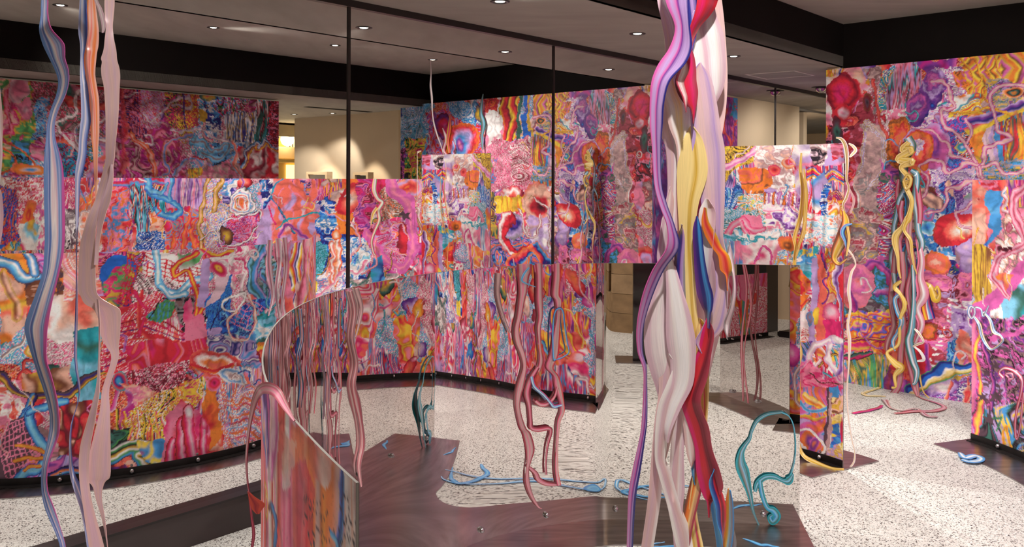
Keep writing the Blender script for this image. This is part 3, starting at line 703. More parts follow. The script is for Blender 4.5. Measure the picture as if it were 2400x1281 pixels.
ARC_C = Canvas(ARC, H_ARC, .006, 2, True).base(['d:prochu', 'm:phcjw:.7', 's:pjdwDh', 'd:rBhpwn', 'd:yorpmv', 's:Batwp', 'g:purcp', 'd:wpBcnu', 'm:oyrcp:.7'], .22)
ARC_C.blobs(80, 23).curls(110, 24)
A = ARC_C.on('R')
A.poly('s:hpwcmh', [(140, 416), (190, 416), (180, 500), (140, 500)], 3).poly('c:ekwei', [(140, 490), (192, 485), (190, 600), (140, 600)], 6).poly('c:scodws:.8', [(182, 470), (245, 440), (245, 600), (182, 600)], 6)
A.poly('c:oprcBp:.7', [(240, 420), (305, 420), (300, 600), (240, 600)], 6).st('mrBm', [(265, 430), (320, 428), (385, 426)], 16)
A.poly('d:tanowrk:1.3', [(303, 432), (386, 436), (384, 600), (315, 600)], 4).poly('s:nBwnb', [(318, 545), (384, 545), (384, 600), (318, 600)], 6).poly('c:cos', [(350, 500), (384, 500), (384, 545), (352, 545)], 5)
A.poly('d:uvjpu', [(384, 416), (490, 416), (480, 500), (384, 500)], 3).poly('m:oBcthr:1.2', [(384, 490), (475, 490), (470, 600), (384, 600)], 5)
A.poly('s:uwBpy', [(490, 416), (545, 416), (540, 600), (478, 600)], 3).poly('c:nwBu', [(520, 416), (560, 416), (550, 460), (520, 470)], 4).poly('s:vhupr', [(540, 500), (610, 500), (610, 600), (500, 600)], 5)
A.st('bBaBb', [(352, 416), (362, 450), (395, 470), (418, 496), (404, 510), (372, 500), (362, 490)], 17).st('bBaB', [(402, 416), (405, 450), (400, 470)], 12).st('Bab', [(350, 440), (380, 455), (390, 430)], 9)
for q in ([(488, 416), (476, 480), (468, 590)], [(516, 416), (512, 450), (507, 492)]): A.st('zYsYz', q, 11)
for q in ([(420, 600), (440, 540), (445, 500)], [(455, 600), (450, 560), (460, 520)], [(400, 590), (412, 545)]): A.st('rocr', q, 12, 8)
for r_, l in ((1.0, 'kxj'), (.74, 'Bxo'), (.5, 'rwk')): A.st(l, [(566 + 30 * r_ * math.cos(t), 472 + 27 * r_ * math.sin(t) + 3 * math.sin(3 * t)) for t in np.linspace(0, 6.28, 10)], 6)
A.ell('rocw', 568, 474, 11, 13).st('kjxk', [(600, 498), (606, 520), (580, 565), (535, 575), (510, 548), (520, 520), (560, 505), (600, 498)], 5).ell('yYzk', 532, 552, 16, 24, -20).st('jwk', [(470, 560), (500, 545), (520, 580)], 5)
A.poly('g:upjcu', [(605, 416), (745, 416), (745, 600), (605, 600)], 3).poly('c:nBjwn', [(608, 416), (640, 416), (640, 470), (608, 500)], 5).poly('n:oBpno', [(690, 425), (745, 425), (745, 480), (700, 470)], 5)
A.ell('cccp', 665, 452, 25, 42, 15, .2).st('BtB', [(640, 470), (645, 435), (665, 418)], 5)
for q in ([(668, 450), (650, 520), (640, 600)], [(705, 430), (700, 500), (690, 600)], [(738, 440), (720, 520), (722, 600)], [(690, 440), (735, 470), (742, 430)]): A.st('cccp', q, 17, 14)
A.st('t', [(650, 532), (690, 512), (744, 502)], 4).st('tn', [(660, 490), (695, 545)], 4).st('kB', [(640, 470), (670, 500)], 3).st('h', [(630, 490), (645, 520)], 5).st('PvP', [(650, 590), (660, 540), (690, 530), (720, 560)], 9)
A.poly('c:nbBwbn:1.1', [(744, 470), (785, 470), (800, 530), (860, 560), (862, 690), (700, 690), (718, 600), (744, 560)], 6).poly('s:tatGta', [(716, 590), (742, 560), (768, 575), (766, 655), (716, 662)], 5)
A.poly('k:y', [(716, 654), (743, 654), (743, 690), (716, 690)], 1).ell('ByY', 729, 672, 8, 9).poly('n:wuBpw', [(743, 645), (800, 630), (830, 700), (743, 710)], 6)
A.st('scwcs', [(776, 566), (779, 610), (778, 665)], 13, 12).st('ocwso', [(792, 536), (790, 600), (787, 668)], 15, 12).ell('wsor', 788, 548, 16, 12, 0, .3)
A.poly('g:crwor', [(790, 416), (870, 416), (870, 500), (840, 530), (795, 500)], 5).ell('wscrr', 832, 468, 42, 36, 0, .15).ell('orczr', 812, 510, 20, 9).poly('m:orwqo', [(785, 500), (862, 505), (850, 560), (800, 545)], 5)
A.poly('c:mPvpqh:.8', [(830, 416), (880, 416), (880, 450), (868, 520), (905, 560), (860, 565), (822, 520), (850, 480)], 6).ell('rhr', 892, 432, 14, 20).poly('c:Bwbaxw', [(800, 560), (862, 560), (862, 640), (810, 660)], 6)
A.poly('s:zsGcowd', [(895, 440), (975, 416), (975, 520), (900, 540)], 6).ell('orcuo', 958, 442, 28, 24, 0, .25).poly('s:hpjPuRh', [(880, 520), (975, 510), (975, 610), (900, 640), (872, 590)], 6).ell('rrq', 945, 560, 14, 34)
A.st('PPpPP', [(915, 416), (928, 445), (958, 478), (970, 530), (966, 580), (940, 622), (905, 612), (880, 580), (866, 545)], 30, 22).poly('k:i', [(945, 490), (955, 500), (966, 492), (962, 505), (972, 514), (958, 514), (950, 524), (950, 510), (940, 505)], 1)
A.poly('c:edweG', [(820, 655), (900, 645), (975, 640), (975, 700), (820, 720)], 6).poly('g:BnBt', [(868, 600), (895, 600), (900, 660), (875, 670)], 4)
for q in ([(762, 500), (790, 505), (840, 545), (850, 580), (820, 610), (806, 640)], [(885, 560), (875, 590), (880, 620), (850, 640)], [(900, 540), (930, 550), (905, 580), (950, 590)], [(880, 520), (915, 540), (940, 530), (960, 560)]): A.st('ocjpu', q, 5)
A.st('ppjw', [(740, 700), (780, 665), (800, 640), (840, 640), (858, 610)], 9)
A = ARC_C.on('D')
A.poly('c:uiPkDvP', [(2270, 740), (2420, 640), (2420, 1090), (2270, 1090)], 6).poly('s:kGByui', [(2300, 960), (2420, 940), (2420, 1090), (2290, 1060)], 6).poly('c:wdpDsw', [(2340, 500), (2410, 480), (2420, 740), (2320, 740)], 7).poly('g:tGae', [(2340, 690), (2420, 660), (2420, 740), (2350, 745)], 5)
A.poly('g:scsrs', [(2270, 415), (2313, 440), (2313, 585), (2270, 590)], 2).poly('c:rcprR', [(2280, 415), (2340, 415), (2352, 450), (2313, 446)], 4).ell('qrs', 2297, 458, 5, 5).st('oyo', [(2300, 530), (2285, 575)], 3)
A.poly('g:BBbBa', [(2310, 443), (2358, 446), (2356, 470), (2346, 486), (2342, 528), (2346, 530), (2316, 582), (2311, 580), (2326, 532), (2312, 528), (2326, 495), (2310, 474)], 1)
A.poly('d:YzYyY', [(2276, 572), (2300, 578), (2322, 585), (2328, 640), (2324, 700), (2300, 712), (2274, 706)], 4)
A.st('PPPP', [(2276, 725), (2310, 715), (2350, 690), (2390, 640), (2420, 590)], 44, 30).st('PPP', [(2330, 790), (2420, 760)], 13).st('RpjpRpjpR', [(2420, 430), (2388, 460), (2385, 510), (2400, 560), (2370, 590), (2338, 606), (2340, 650), (2362, 700)], 26, 16)
for x, y in ((2342, 582), (2352, 588), (2364, 584)): A.ell('kq', x, y, 6, 7, 0, .3)
A.ell('RpR', 2366, 530, 10, 12).st('wjR', [(2360, 440), (2350, 455), (2366, 470), (2352, 490), (2366, 500)], 8).poly('g:yoc', [(2345, 640), (2375, 650), (2360, 690)], 4)
A.st('PpP', [(2282, 750), (2278, 900), (2272, 1060)], 18).st('hyh', [(2298, 770), (2288, 830), (2296, 900), (2290, 1060)], 12).st('kvPk', [(2310, 800), (2330, 880), (2318, 960)], 12)
for x, y in ((2315, 870), (2335, 850), (2300, 930), (2330, 930), (2312, 985)): A.poly('k:i', [(x, y - 16), (x + 5, y - 4), (x + 18, y - 6), (x + 7, y + 4), (x + 12, y + 16), (x, y + 6), (x - 12, y + 12), (x - 6, y), (x - 14, y - 8), (x - 3, y - 5)], 2)
A.st('yoY', [(2355, 1060), (2350, 1020), (2365, 1000), (2370, 1060)], 7).st('gGg', [(2330, 1010), (2345, 985), (2320, 980)], 5)
BR_C = Canvas(seg(BA, BB), H_ARC, .009, 6, True).base(['s:hpwcmh', 'm:orwpy:.7', 's:nBvrow', 'g:wpasw'], .3)
BR_C.blobs(14, 31).curls(20, 32)
A = BR_C.on('R')
A.poly('n:wprwp', [(10, 416), (130, 416), (120, 490), (40, 500)], 8).poly('s:bnvrob', [(-20, 430), (40, 450), (48, 560), (-20, 600)], 5).ell('oroc', 70, 505, 18, 34, 10, .3).poly('g:waYhw', [(50, 525), (100, 505), (100, 600), (40, 600)], 6).poly('c:wpPpw', [(90, 480), (160, 430), (160, 600), (95, 600)], 6)

PANEL_C = Canvas(PANEL, H_PANEL, .0042, 3).base(['c:pjhwq', 's:Batwp', 'd:rhunw', 'm:ocypw:.8'], .2)
PANEL_C.blobs(14, 25, (.02, .05)).curls(24, 26, (4, 9))
A = PANEL_C.on('D')
A.poly('g:pucoy', [(1640, 330), (1700, 330), (1700, 640), (1640, 640)], 3)
A.poly('s:yzYkyY', [(1640, 338), (1765, 338), (1772, 380), (1722, 402), (1690, 470), (1640, 470)], 6).st('PjPj', [(1640, 420), (1690, 402), (1730, 376), (1792, 345)], 24, 18, 1, 9, 14)
A.poly('c:sdkSwd', [(1766, 335), (1862, 332), (1856, 445), (1800, 455), (1768, 400)], 6).poly('c:ococzo:.6', [(1738, 400), (1806, 398), (1808, 442), (1770, 464), (1732, 442)], 6).ell('qrch', 1815, 398, 13, 13).ell('crso', 1848, 385, 14, 12, 0, .3)
A.poly('s:bnBawb', [(1660, 455), (1742, 432), (1738, 482), (1690, 505), (1660, 505)], 6).poly('n:yaowty', [(1728, 462), (1792, 455), (1800, 520), (1740, 525)], 6).poly('c:wuvwpj', [(1788, 448), (1882, 438), (1882, 545), (1800, 545)], 7)
for k in range(8): A.st('mum' if k % 2 else 'qoq', [(1796 + k * 11, 455), (1792 + k * 11, 480)], 6)
A.poly('s:atwGaw', [(1690, 490), (1790, 500), (1800, 560), (1680, 560)], 7).poly('k:p', [(1735, 505), (1785, 505), (1785, 550), (1740, 552)], 6).st('hpjph', [(1703, 546), (1720, 520), (1745, 515), (1766, 534), (1788, 534)], 15).st('hpjh', [(1740, 518), (1752, 545)], 11)
A.poly('c:awatwx', [(1670, 548), (1840, 540), (1850, 572), (1670, 580)], 6).poly('g:ppwhp', [(1660, 572), (1850, 562), (1860, 625), (1660, 625)], 6).poly('d:pBwap', [(1690, 560), (1740, 560), (1745, 620), (1690, 625)], 5).ell('ozoc', 1848, 574, 26, 20, 0, .25).st('hho', [(1868, 590), (1880, 580), (1890, 585)], 8).st('hPh', [(1775, 620), (1785, 580), (1800, 590), (1805, 620)], 5)
A.poly('n:waoyB', [(1815, 590), (1862, 590), (1862, 625), (1810, 625)], 5)
A.poly('g:upuwu', [(1858, 332), (1990, 332), (1990, 470), (1900, 510), (1858, 430)], 4).poly('c:dkjdw', [(1900, 335), (1945, 335), (1925, 400), (1905, 390)], 6).poly('c:Rprq', [(1942, 332), (1972, 336), (1968, 370), (1945, 375)], 5)
A.poly('d:rhunwr:1.2', [(1884, 395), (1990, 380), (1990, 490), (1955, 500), (1905, 525)], 6)
for k in range(5): A.st(['nu', 'yo', 'rh', 'nB', 'oy'][k], [(1890, 402 + k * 6), (1905, 396 + k * 5), (1925, 410 + k * 6), (1950, 395 + k * 6), (1985, 408 + k * 6)], 4)
A.poly('g:uwBu', [(1895, 430), (1930, 400), (1940, 470), (1915, 500)], 6).poly('s:bnwBb', [(1928, 432), (1946, 425), (1945, 505), (1930, 500)], 4).poly('m:oyorw:1.2', [(1946, 445), (1992, 455), (1992, 590), (1950, 560)], 6)
for k in range(4): A.st('yohr'[k] + 'nr', [(1958 + 14 * math.cos(t) * (1 - k * .2), 465 - 22 * math.sin(t) * (1 - k * .2)) for t in np.linspace(0, 3.1, 7)], 3)
A.poly('n:waxpow', [(1888, 500), (1965, 498), (1970, 575), (1888, 570)], 7).poly('c:ytawB', [(1862, 585), (1925, 575), (1920, 640), (1862, 640)], 6)
A.poly('c:atkwBa:.8', [(1864, 596), (1924, 596), (1912, 700), (1888, 640), (1864, 640)], 5).poly('c:rzcor:.8', [(1864, 615), (1888, 638), (1906, 666), (1890, 692), (1864, 688)], 3)
A.poly('k:c', [(1922, 590), (1942, 590), (1939, 806), (1919, 806)], 1).poly('k:u', [(1913, 600), (1922, 600), (1917, 806), (1898, 806)], 1).poly('m:oyrso:1.2', [(1940, 575), (1974, 585), (1968, 700), (1940, 745)], 4).poly('g:rhr', [(1970, 630), (1992, 630), (1990, 810), (1962, 810)], 5)
A.st('hvn', [(1936, 590), (1938, 610), (1950, 640), (1934, 655), (1946, 690), (1930, 722)], 7, 4).st('uvuw', [(1968, 610), (1966, 660), (1974, 720), (1972, 790)], 15, 6, 1, 9, 10).ell('jjph', 1952, 736, 20, 22).poly('k:h', [(1936, 756), (1974, 758), (1972, 806), (1936, 806)], 3)
A.poly('s:orwto', [(1864, 690), (1900, 690), (1896, 730), (1864, 735)], 3).poly('g:wjw', [(1868, 730), (1900, 720), (1898, 800), (1870, 800)], 4).ell('yyY', 1917, 746, 9, 18).ell('BDB', 1903, 746, 8, 18).poly('s:wrwr', [(1880, 765), (1900, 770), (1895, 800), (1880, 795)], 2)
A.poly('s:bGuBv', [(1880, 800), (1912, 800), (1905, 850), (1868, 850)], 4).st('ujxju', [(1960, 800), (1925, 804), (1908, 818), (1904, 845), (1914, 872), (1926, 882)], 15).st('jxwu', [(1960, 800), (1984, 806)], 18, 12).st('jxju', [(1950, 812), (1944, 840), (1958, 862), (1968, 872)], 11).st('uvu', [(1978, 812), (1978, 860), (1966, 878)], 14)
A.poly('c:pPjphp', [(1866, 846), (1905, 842), (1930, 884), (1986, 868), (1984, 915), (1930, 912), (1866, 920)], 5).st('kz', [(1900, 870), (1925, 892), (1950, 896), (1980, 902)], 3, 2, 1, 9, 8)
A.poly('s:uBpocP', [(1864, 905), (1940, 905), (1942, 1075), (1864, 1075)], 6).poly('k:B', [(1944, 905), (1962, 900), (1966, 945), (1946, 945)], 2).poly('c:sfzsY', [(1950, 935), (1986, 930), (1984, 970), (1955, 975)], 5)
A.st('yfoy', [(1885, 925), (1915, 945), (1945, 975), (1955, 1010)], 18, 8).st('aBa', [(1870, 940), (1900, 960), (1940, 955)], 9).st('yYh', [(1880, 970), (1910, 985), (1930, 975)], 10).poly('k:i', [(1937, 905), (1943, 905), (1941, 1075), (1935, 1075)], 0).poly('k:d', [(1943, 920), (1950, 920), (1948, 1080), (1941, 1080)], 0)
A.poly('c:Bbyfb', [(1950, 980), (1976, 975), (1974, 1055), (1950, 1060)], 7).poly('n:fYusw', [(1945, 1050), (1984, 1045), (1980, 1095), (1945, 1090)], 5).ell('Pvoc', 1905, 1035, 26, 22, 0, .1).ell('ovP', 1912, 1040, 9, 20, 30)
A.st('wxw', [(1905 + 32 * math.cos(t) + 6 * math.sin(t), 1035 + 24 * math.sin(t) + 8 * math.cos(t)) for t in np.linspace(0, 6.28, 14)], 7)

WR_C = Canvas(seg(WR0, WR1), H_WR, .0058, 4).base(['m:phcjw:.8', 's:pjdwDh', 'c:sSdDR', 'g:purcp', 's:Batwp', 'm:vumpw:.8', 's:rcsoq'], .3)
WR_C.blobs(80, 27, (.04, .11)).curls(110, 28)
A = WR_C.on('R')
A.poly('s:aBwuGB', [(905, 240), (1015, 235), (1010, 425), (905, 425)], 6).poly('c:hygky', [(950, 325), (1000, 320), (1000, 425), (945, 425)], 6).poly('c:vqkPv', [(905, 360), (950, 350), (950, 425), (905, 425)], 5)
for k in range(6): A.ell('cooq', 917, 268 + k * 29, 8, 15, 0, .1)
A.st('nbn', [(912, 270), (930, 288), (940, 270), (945, 250)], 6).st('nbBn', [(912, 335), (928, 345), (950, 330)], 6).st('aBa', [(1000, 245), (990, 300), (1005, 330), (990, 380)], 8)
A.poly('m:rPvucr', [(1005, 260), (1130, 245), (1130, 430), (1000, 430)], 6).ell('Phrvq', 1040, 300, 22, 34).ell('pvBuro', 1082, 335, 36, 52, 20).poly('s:BabwB', [(1050, 240), (1120, 236), (1125, 290), (1080, 285)], 5).st('BwuBc', [(1062, 330), (1075, 375), (1110, 370)], 12).ell('yYn', 1122, 265, 10, 20)
A.poly('g:pdhwp', [(1130, 230), (1180, 228), (1180, 430), (1130, 430)], 6).ell('www', 1155, 285, 20, 40, 10, .5).st('wwd', [(1165, 270), (1180, 240)], 10).poly('s:rqorRr', [(1130, 225), (1170, 222), (1165, 260), (1140, 260)], 4).poly('z:royqr', [(1170, 222), (1218, 220), (1216, 320), (1180, 330)], 4)
for x, c, w_ in ((1222, 'G', 10), (1236, 'b', 10), (1245, 'Y', 7)): A.st(c + c, [(x, 215), (x, 322)], w_)
A.poly('s:pdhjRp', [(1130, 335), (1250, 320), (1250, 450), (1130, 450)], 6).poly('s:wdqRp', [(1195, 340), (1245, 325), (1245, 430), (1195, 440)], 5).poly('m:BhgrPB:1.3', [(1140, 375), (1165, 370), (1160, 430), (1135, 430)], 5).poly('d:BYrGB', [(1245, 320), (1292, 300), (1292, 440), (1255, 430)], 4)
A.ell('rcwr', 1200, 460, 18, 26, 10, .2).poly('d:yYoy', [(1155, 460), (1235, 462), (1232, 500), (1170, 500)], 6).ell('kqrssc', 1262, 472, 34, 44, 0, .1, (.1, .2)).poly('m:kGYzn', [(1125, 440), (1160, 450), (1170, 560), (1125, 560)], 5)
A.poly('m:vunBoc', [(1125, 560), (1300, 540), (1300, 650), (1125, 650)], 6).ell('vnue', 1205, 530, 22, 28).st('qrrwr', [(1192, 515), (1178, 545), (1190, 578), (1215, 590), (1235, 578)], 34, 14)
A.poly('g:udujw', [(1240, 510), (1296, 500), (1296, 600), (1240, 600)], 5)
for q in ([(1222, 490), (1226, 540), (1250, 555), (1266, 530), (1266, 500)], [(1250, 465), (1285, 490), (1292, 560), (1290, 590)]): A.st('RdwdR', q, 7)
for q in ([(1240, 590), (1210, 610), (1200, 640)], [(1250, 580), (1280, 610), (1285, 640)]): A.st('oBnrco', q, 26)
A = WR_C.on('D')
A.poly('g:wpswc', [(1925, 150), (2020, 150), (2036, 200), (2012, 280), (1980, 340), (1925, 340)], 6).poly('m:oyunw', [(1925, 150), (1985, 150), (1980, 172), (1925, 182)], 4).ell('rhrqrw', 1984, 222, 44, 52, -10, .25, (-.2, -.2), .1).ell('pjrrR', 1982, 268, 26, 30, 0, .2, (.1, -.2)).poly('c:rqkpr', [(1930, 300), (2000, 300), (2000, 420), (1930, 420)], 6)
A.poly('c:RprcqR:.7', [(1990, 300), (2030, 200), (2070, 300), (2080, 460), (2060, 640), (1985, 640)], 7).poly('c:dSDdRe:.7', [(2024, 155), (2062, 155), (2060, 240), (2052, 300), (2045, 200)], 5).poly('c:dSeDdS:.7', [(2020, 295), (2070, 290), (2078, 440), (2055, 560), (2020, 620), (1990, 600), (2010, 400)], 6)
A.ell('kiqz', 2031, 240, 10, 26, 0, .3).ell('kGiq', 1966, 312, 14, 38, 0, .4).ell('yYo', 1938, 310, 8, 24, 0, .3).st('rcr', [(2050, 185), (2062, 250), (2072, 330), (2075, 420)], 8)
for o_ in (0, 7, 14): A.st('xYuw', [(2020 - o_ * .4, 400), (2022 - o_ * .3, 330), (2034, 300 - o_), (2056 + o_ * .4, 320), (2068 + o_ * .5, 370), (2058 + o_, 410), (2034 + o_ * .4, 440)], 4)
A.st('sdwd', [(2005, 430), (2010, 500), (2020, 560)], 7).st('hYh', [(2010, 560), (2028, 590), (2020, 620)], 5, 3, .9, 9, 10).st('hYh', [(2040, 570), (2052, 600), (2045, 620)], 5, 3, .9, 9, 10)
A.poly('s:tyrwbt:1.2', [(2064, 165), (2105, 160), (2100, 270), (2068, 262)], 4).poly('d:jRpuqt:1.2', [(2098, 150), (2165, 145), (2140, 280), (2080, 320), (2075, 260)], 5).poly('c:prRwp', [(2072, 255), (2130, 250), (2125, 330), (2078, 330)], 6)
A.poly('g:vPvm', [(2150, 135), (2245, 132), (2240, 200), (2170, 170)], 5).poly('n:wuPwvj', [(2190, 150), (2262, 160), (2268, 240), (2225, 250)], 8).poly('c:ozoPo', [(2225, 165), (2280, 160), (2270, 220), (2240, 210)], 5)
A.poly('n:uwjuvP', [(2150, 250), (2235, 240), (2240, 340), (2150, 330)], 7)
A.ell('uPvuvn', 2188, 202, 27, 42, 8, .12, (-.2, -.3), .5).ell('uvPvvn', 2152, 254, 28, 40, 10, .12, (-.3, -.1), .45).ell('bnv', 2186, 246, 11, 9, 0, .5).ell('vuR', 2203, 275, 9, 12)
A.poly('z:oyPoyz:1.2', [(2248, 132), (2345, 124), (2352, 180), (2335, 245), (2268, 232)], 5)
for k in range(4): A.st('yYoz', [(2252 + k * 25, 135), (2280 + k * 24, 185), (2262 + k * 22, 215), (2290 + k * 14, 245)], 6)
A.poly('m:yowtry:1.2', [(2228, 228), (2300, 225), (2300, 280), (2225, 275)], 5).poly('n:vYeGu', [(2318, 185), (2400, 180), (2400, 260), (2325, 265)], 6).poly('z:YooyzP', [(2340, 125), (2420, 118), (2420, 200), (2355, 180)], 5).ell('YoGkos', 2375, 215, 28, 14)
A.poly('s:bnBvbh', [(2195, 285), (2268, 275), (2275, 420), (2200, 410)], 6).poly('s:kqwroB:1.4', [(2232, 315), (2282, 310), (2280, 385), (2238, 372)], 5).ell('wBty', 2250, 348, 16, 16, 0, .5)
A.ell('PvPPu', 2192, 345, 34, 62, 0, .2).ell('cocrozo', 2106, 335, 31, 62, 8, .12, (0, -.1), .55).ell('ocrcoru', 2152, 352, 36, 55, 0, .12, (.1, .1), .4).poly('c:rRcPr', [(2125, 400), (2190, 400), (2190, 500), (2150, 500)], 7).poly('n:wuj', [(2138, 338), (2168, 330), (2164, 352), (2146, 358)], 5)
A.poly('n:uvwuju', [(2180, 395), (2285, 400), (2285, 450), (2230, 470), (2180, 450)], 7).poly('s:nbvBn', [(2205, 430), (2225, 428), (2250, 520), (2212, 520)], 3).poly('s:vnuv', [(2236, 430), (2256, 430), (2268, 500), (2245, 510)], 2).poly('k:s', [(2222, 430), (2234, 430), (2238, 462), (2226, 455)], 1).poly('g:ugu', [(2250, 480), (2285, 440), (2285, 520), (2262, 520)], 5)
A.poly('g:yoYhy', [(2262, 305), (2300, 285), (2400, 232), (2400, 262), (2318, 302), (2308, 340), (2305, 385), (2288, 385)], 3).st('uvnu', [(2275, 292), (2330, 272), (2400, 242)], 20, 16).st('oyo', [(2228, 262), (2270, 268), (2330, 258), (2380, 268)], 6)
for x0, x1, c in ((2312, 2326, 'j'), (2326, 2336, 'u'), (2338, 2350, 'B'), (2350, 2356, 'r')): A.poly('k:' + c, [(x0, 300), (x1, 298), (x1, 378), (x0, 378)], 0)
A.poly('d:rGoyqu', [(2356, 280), (2420, 275), (2420, 380), (2358, 380)], 4).poly('n:YBedBG', [(2290, 372), (2420, 368), (2420, 430), (2290, 425)], 7)
A.poly('c:DzqPs', [(2145, 440), (2200, 440), (2200, 520), (2150, 520)], 6).st('isDsz', [(2165, 448), (2195, 490), (2210, 520)], 30, 26)
A.poly('c:bBwnbB:.8', [(2150, 510), (2215, 490), (2240, 560), (2230, 700), (2150, 700)], 7).ell('bBaw', 2170, 535, 30, 20, 0, .2).poly('c:hynGv', [(2195, 630), (2260, 610), (2250, 670), (2200, 680)], 6).ell('rBPt', 2178, 505, 20, 18, 0, .2)
A.poly('m:nvbun', [(2225, 540), (2290, 540), (2290, 600), (2230, 600)], 5).ell('juuDu', 2266, 590, 24, 42, 35, .05, (-.2, -.2)).ell('juuvD', 2276, 626, 34, 30, 20, .05, (-.2, -.2)).ell('wwscrrrz', 2246, 535, 62, 36, -22, .04, (.25, .1), .2).ell('ssccocR', 2196, 616, 28, 29, 0, .08, (-.1, -.2), .4)
A.poly('c:PvDGP', [(2060, 380), (2110, 400), (2110, 640), (2060, 640)], 6).poly('s:qwrBhm', [(2060, 430), (2105, 420), (2100, 570), (2065, 600)], 4)
A.poly('c:RdYeDS', [(1985, 480), (2066, 500), (2060, 640), (1985, 640)], 7)
A.poly('c:GBeiGB:.7', [(2030, 620), (2110, 600), (2110, 720), (2060, 760), (1985, 780), (1985, 680)], 7).st('PvPm', [(2010, 640), (2050, 612), (2080, 640), (2098, 690)], 26, 18).st('uPv', [(2058, 690), (2090, 690), (2100, 720)], 18).ell('cpPppc', 2012, 668, 40, 52, 0, .1, (.1, -.1), .3).st('PvmP', [(2000, 690), (2010, 740), (2005, 800)], 14)
A.poly('m:oyPbro:1.3', [(1985, 730), (2090, 720), (2100, 830), (1985, 830)], 7).poly('m:yBoyrh:1.2', [(2060, 800), (2120, 790), (2110, 860), (2060, 860)], 6).poly('d:GYgBdY', [(1985, 820), (2090, 840), (2080, 950), (1985, 930)], 5).st('khYkhk', [(1980, 796), (2050, 798), (2090, 804)], 11).st('hhYh', [(1980, 816), (2034, 816)], 22, 18).st('kGhk', [(1980, 836), (2040, 832)], 12)
A.ell('vPvRv', 2108, 905, 34, 62, 0, .1).poly('c:pRuqpP:.8', [(2140, 640), (2290, 640), (2290, 860), (2150, 860)], 7).poly('c:uvPwu', [(2230, 720), (2290, 700), (2290, 800), (2230, 800)], 7).ell('oocozr', 2174, 776, 26, 22, 0, .3, (0, 0), .6).ell('qrrR', 2160, 840, 42, 34, 0, .2).poly('c:ocrc', [(2090, 780), (2145, 780), (2150, 900), (2090, 880)], 6)
for k in range(13): 
    t = k / 12.0; A.st('wx', [(2232 - 46 * t + 3 * math.sin(k * 2), 706 + 150 * t), (2242 - 46 * t - 10 * (k % 2), 708 + 150 * t)], 6)
A.poly('s:bBnab', [(2225, 800), (2250, 790), (2250, 880), (2225, 880)], 5).poly('g:cscsc', [(2250, 772), (2272, 782), (2280, 830), (2276, 852), (2262, 822), (2246, 858), (2240, 820)], 2).poly('n:vwnuvP', [(2140, 905), (2300, 880), (2300, 975), (2140, 945)], 7).ell('wwjuv', 2205, 905, 34, 26, 0, .4, (0, 0), .5)
A.st('Pvm', [(2172, 815), (2178, 850), (2172, 880)], 15).st('gnnbbbwffYgu', [(2140, 918), (2175, 885), (2215, 868), (2300, 858)], 34, 30).st('Rcs', [(2222, 890), (2220, 940)], 9).st('crs', [(2266, 890), (2268, 950)], 8).ell('crs', 2262, 925, 10, 22, 20)
TEN = 'RPjsjPR'
for q, ww in (([(2182, 187), (2214, 196), (2234, 236), (2236, 252), (2212, 254), (2214, 284), (2240, 314), (2262, 348), (2284, 386), (2292, 420)], 10), ([(2165, 300), (2188, 306), (2206, 332), (2220, 338), (2226, 368), (2250, 376), (2264, 384), (2288, 390)], 10),
        ([(2154, 484), (2172, 452), (2172, 420), (2158, 396), (2166, 378), (2204, 378), (2226, 410), (2250, 394), (2288, 388)], 10), ([(2172, 497), (2208, 494), (2222, 452), (2250, 440), (2274, 428), (2286, 446)], 9), ([(2286, 468), (2266, 482), (2244, 498), (2252, 522), (2296, 534)], 8),
        ([(2420, 206), (2370, 194), (2336, 206), (2324, 248), (2338, 290), (2346, 312), (2368, 328), (2330, 342), (2306, 352), (2296, 392)], 11), ([(2296, 392), (2330, 378), (2352, 404), (2384, 406), (2420, 388)], 10), ([(2268, 284), (2276, 310), (2262, 336)], 9), ([(2292, 392), (2300, 420)], 12)):
    A.st(TEN, q, ww)
LEFT_C = Canvas(seg(QA, QB), H_BACK - .02, .009, 5, True).base(['s:pjdwDh', 'm:mRpdqP:.8', 's:Batwp', 'g:purcp'], .3)
LEFT_C.blobs(60, 29).curls(90, 30)
A = LEFT_C.on('R')
A.poly('c:gYhpsg:.6', [(-10, 175), (80, 180), (90, 330), (40, 400), (-10, 400)], 7).ell('ppj', 50, 205, 20, 36, 15, .3).ell('jpp', 62, 256, 16, 24, 0, .3).ell('ph', 54, 326, 6, 12).poly('c:BGgB', [(28, 330), (80, 325), (70, 400), (20, 400)], 6).st('rpr', [(22, 210), (16, 270), (24, 320)], 8)
A.poly('s:RpqdGR', [(72, 183), (258, 196), (255, 330), (140, 312), (76, 250)], 5).st('rrR', [(75, 188), (160, 196), (258, 202)], 10).poly('s:BnaBd', [(84, 232), (112, 232), (112, 320), (80, 330)], 5).poly('g:Ggp', [(130, 195), (200, 200), (170, 240), (125, 230)], 5)
A.poly('s:tBnqrt', [(110, 340), (205, 345), (200, 415), (105, 415)], 5).st('rcr', [(140, 235), (200, 245), (262, 250)], 20).st('dwjwd', [(212, 212), (190, 212), (176, 226), (178, 262), (140, 284), (136, 300), (168, 340), (176, 350)], 8).st('BdwjRd', [(252, 262), (236, 282), (190, 290), (176, 320), (184, 340), (240, 328), (300, 345), (290, 370)], 9).st('oro', [(-5, 342), (24, 360), (34, 388), (0, 410)], 6).st('oro', [(0, 330), (50, 350), (90, 390)], 5).ell('BBsooc', 72, 396, 48, 15, 0)
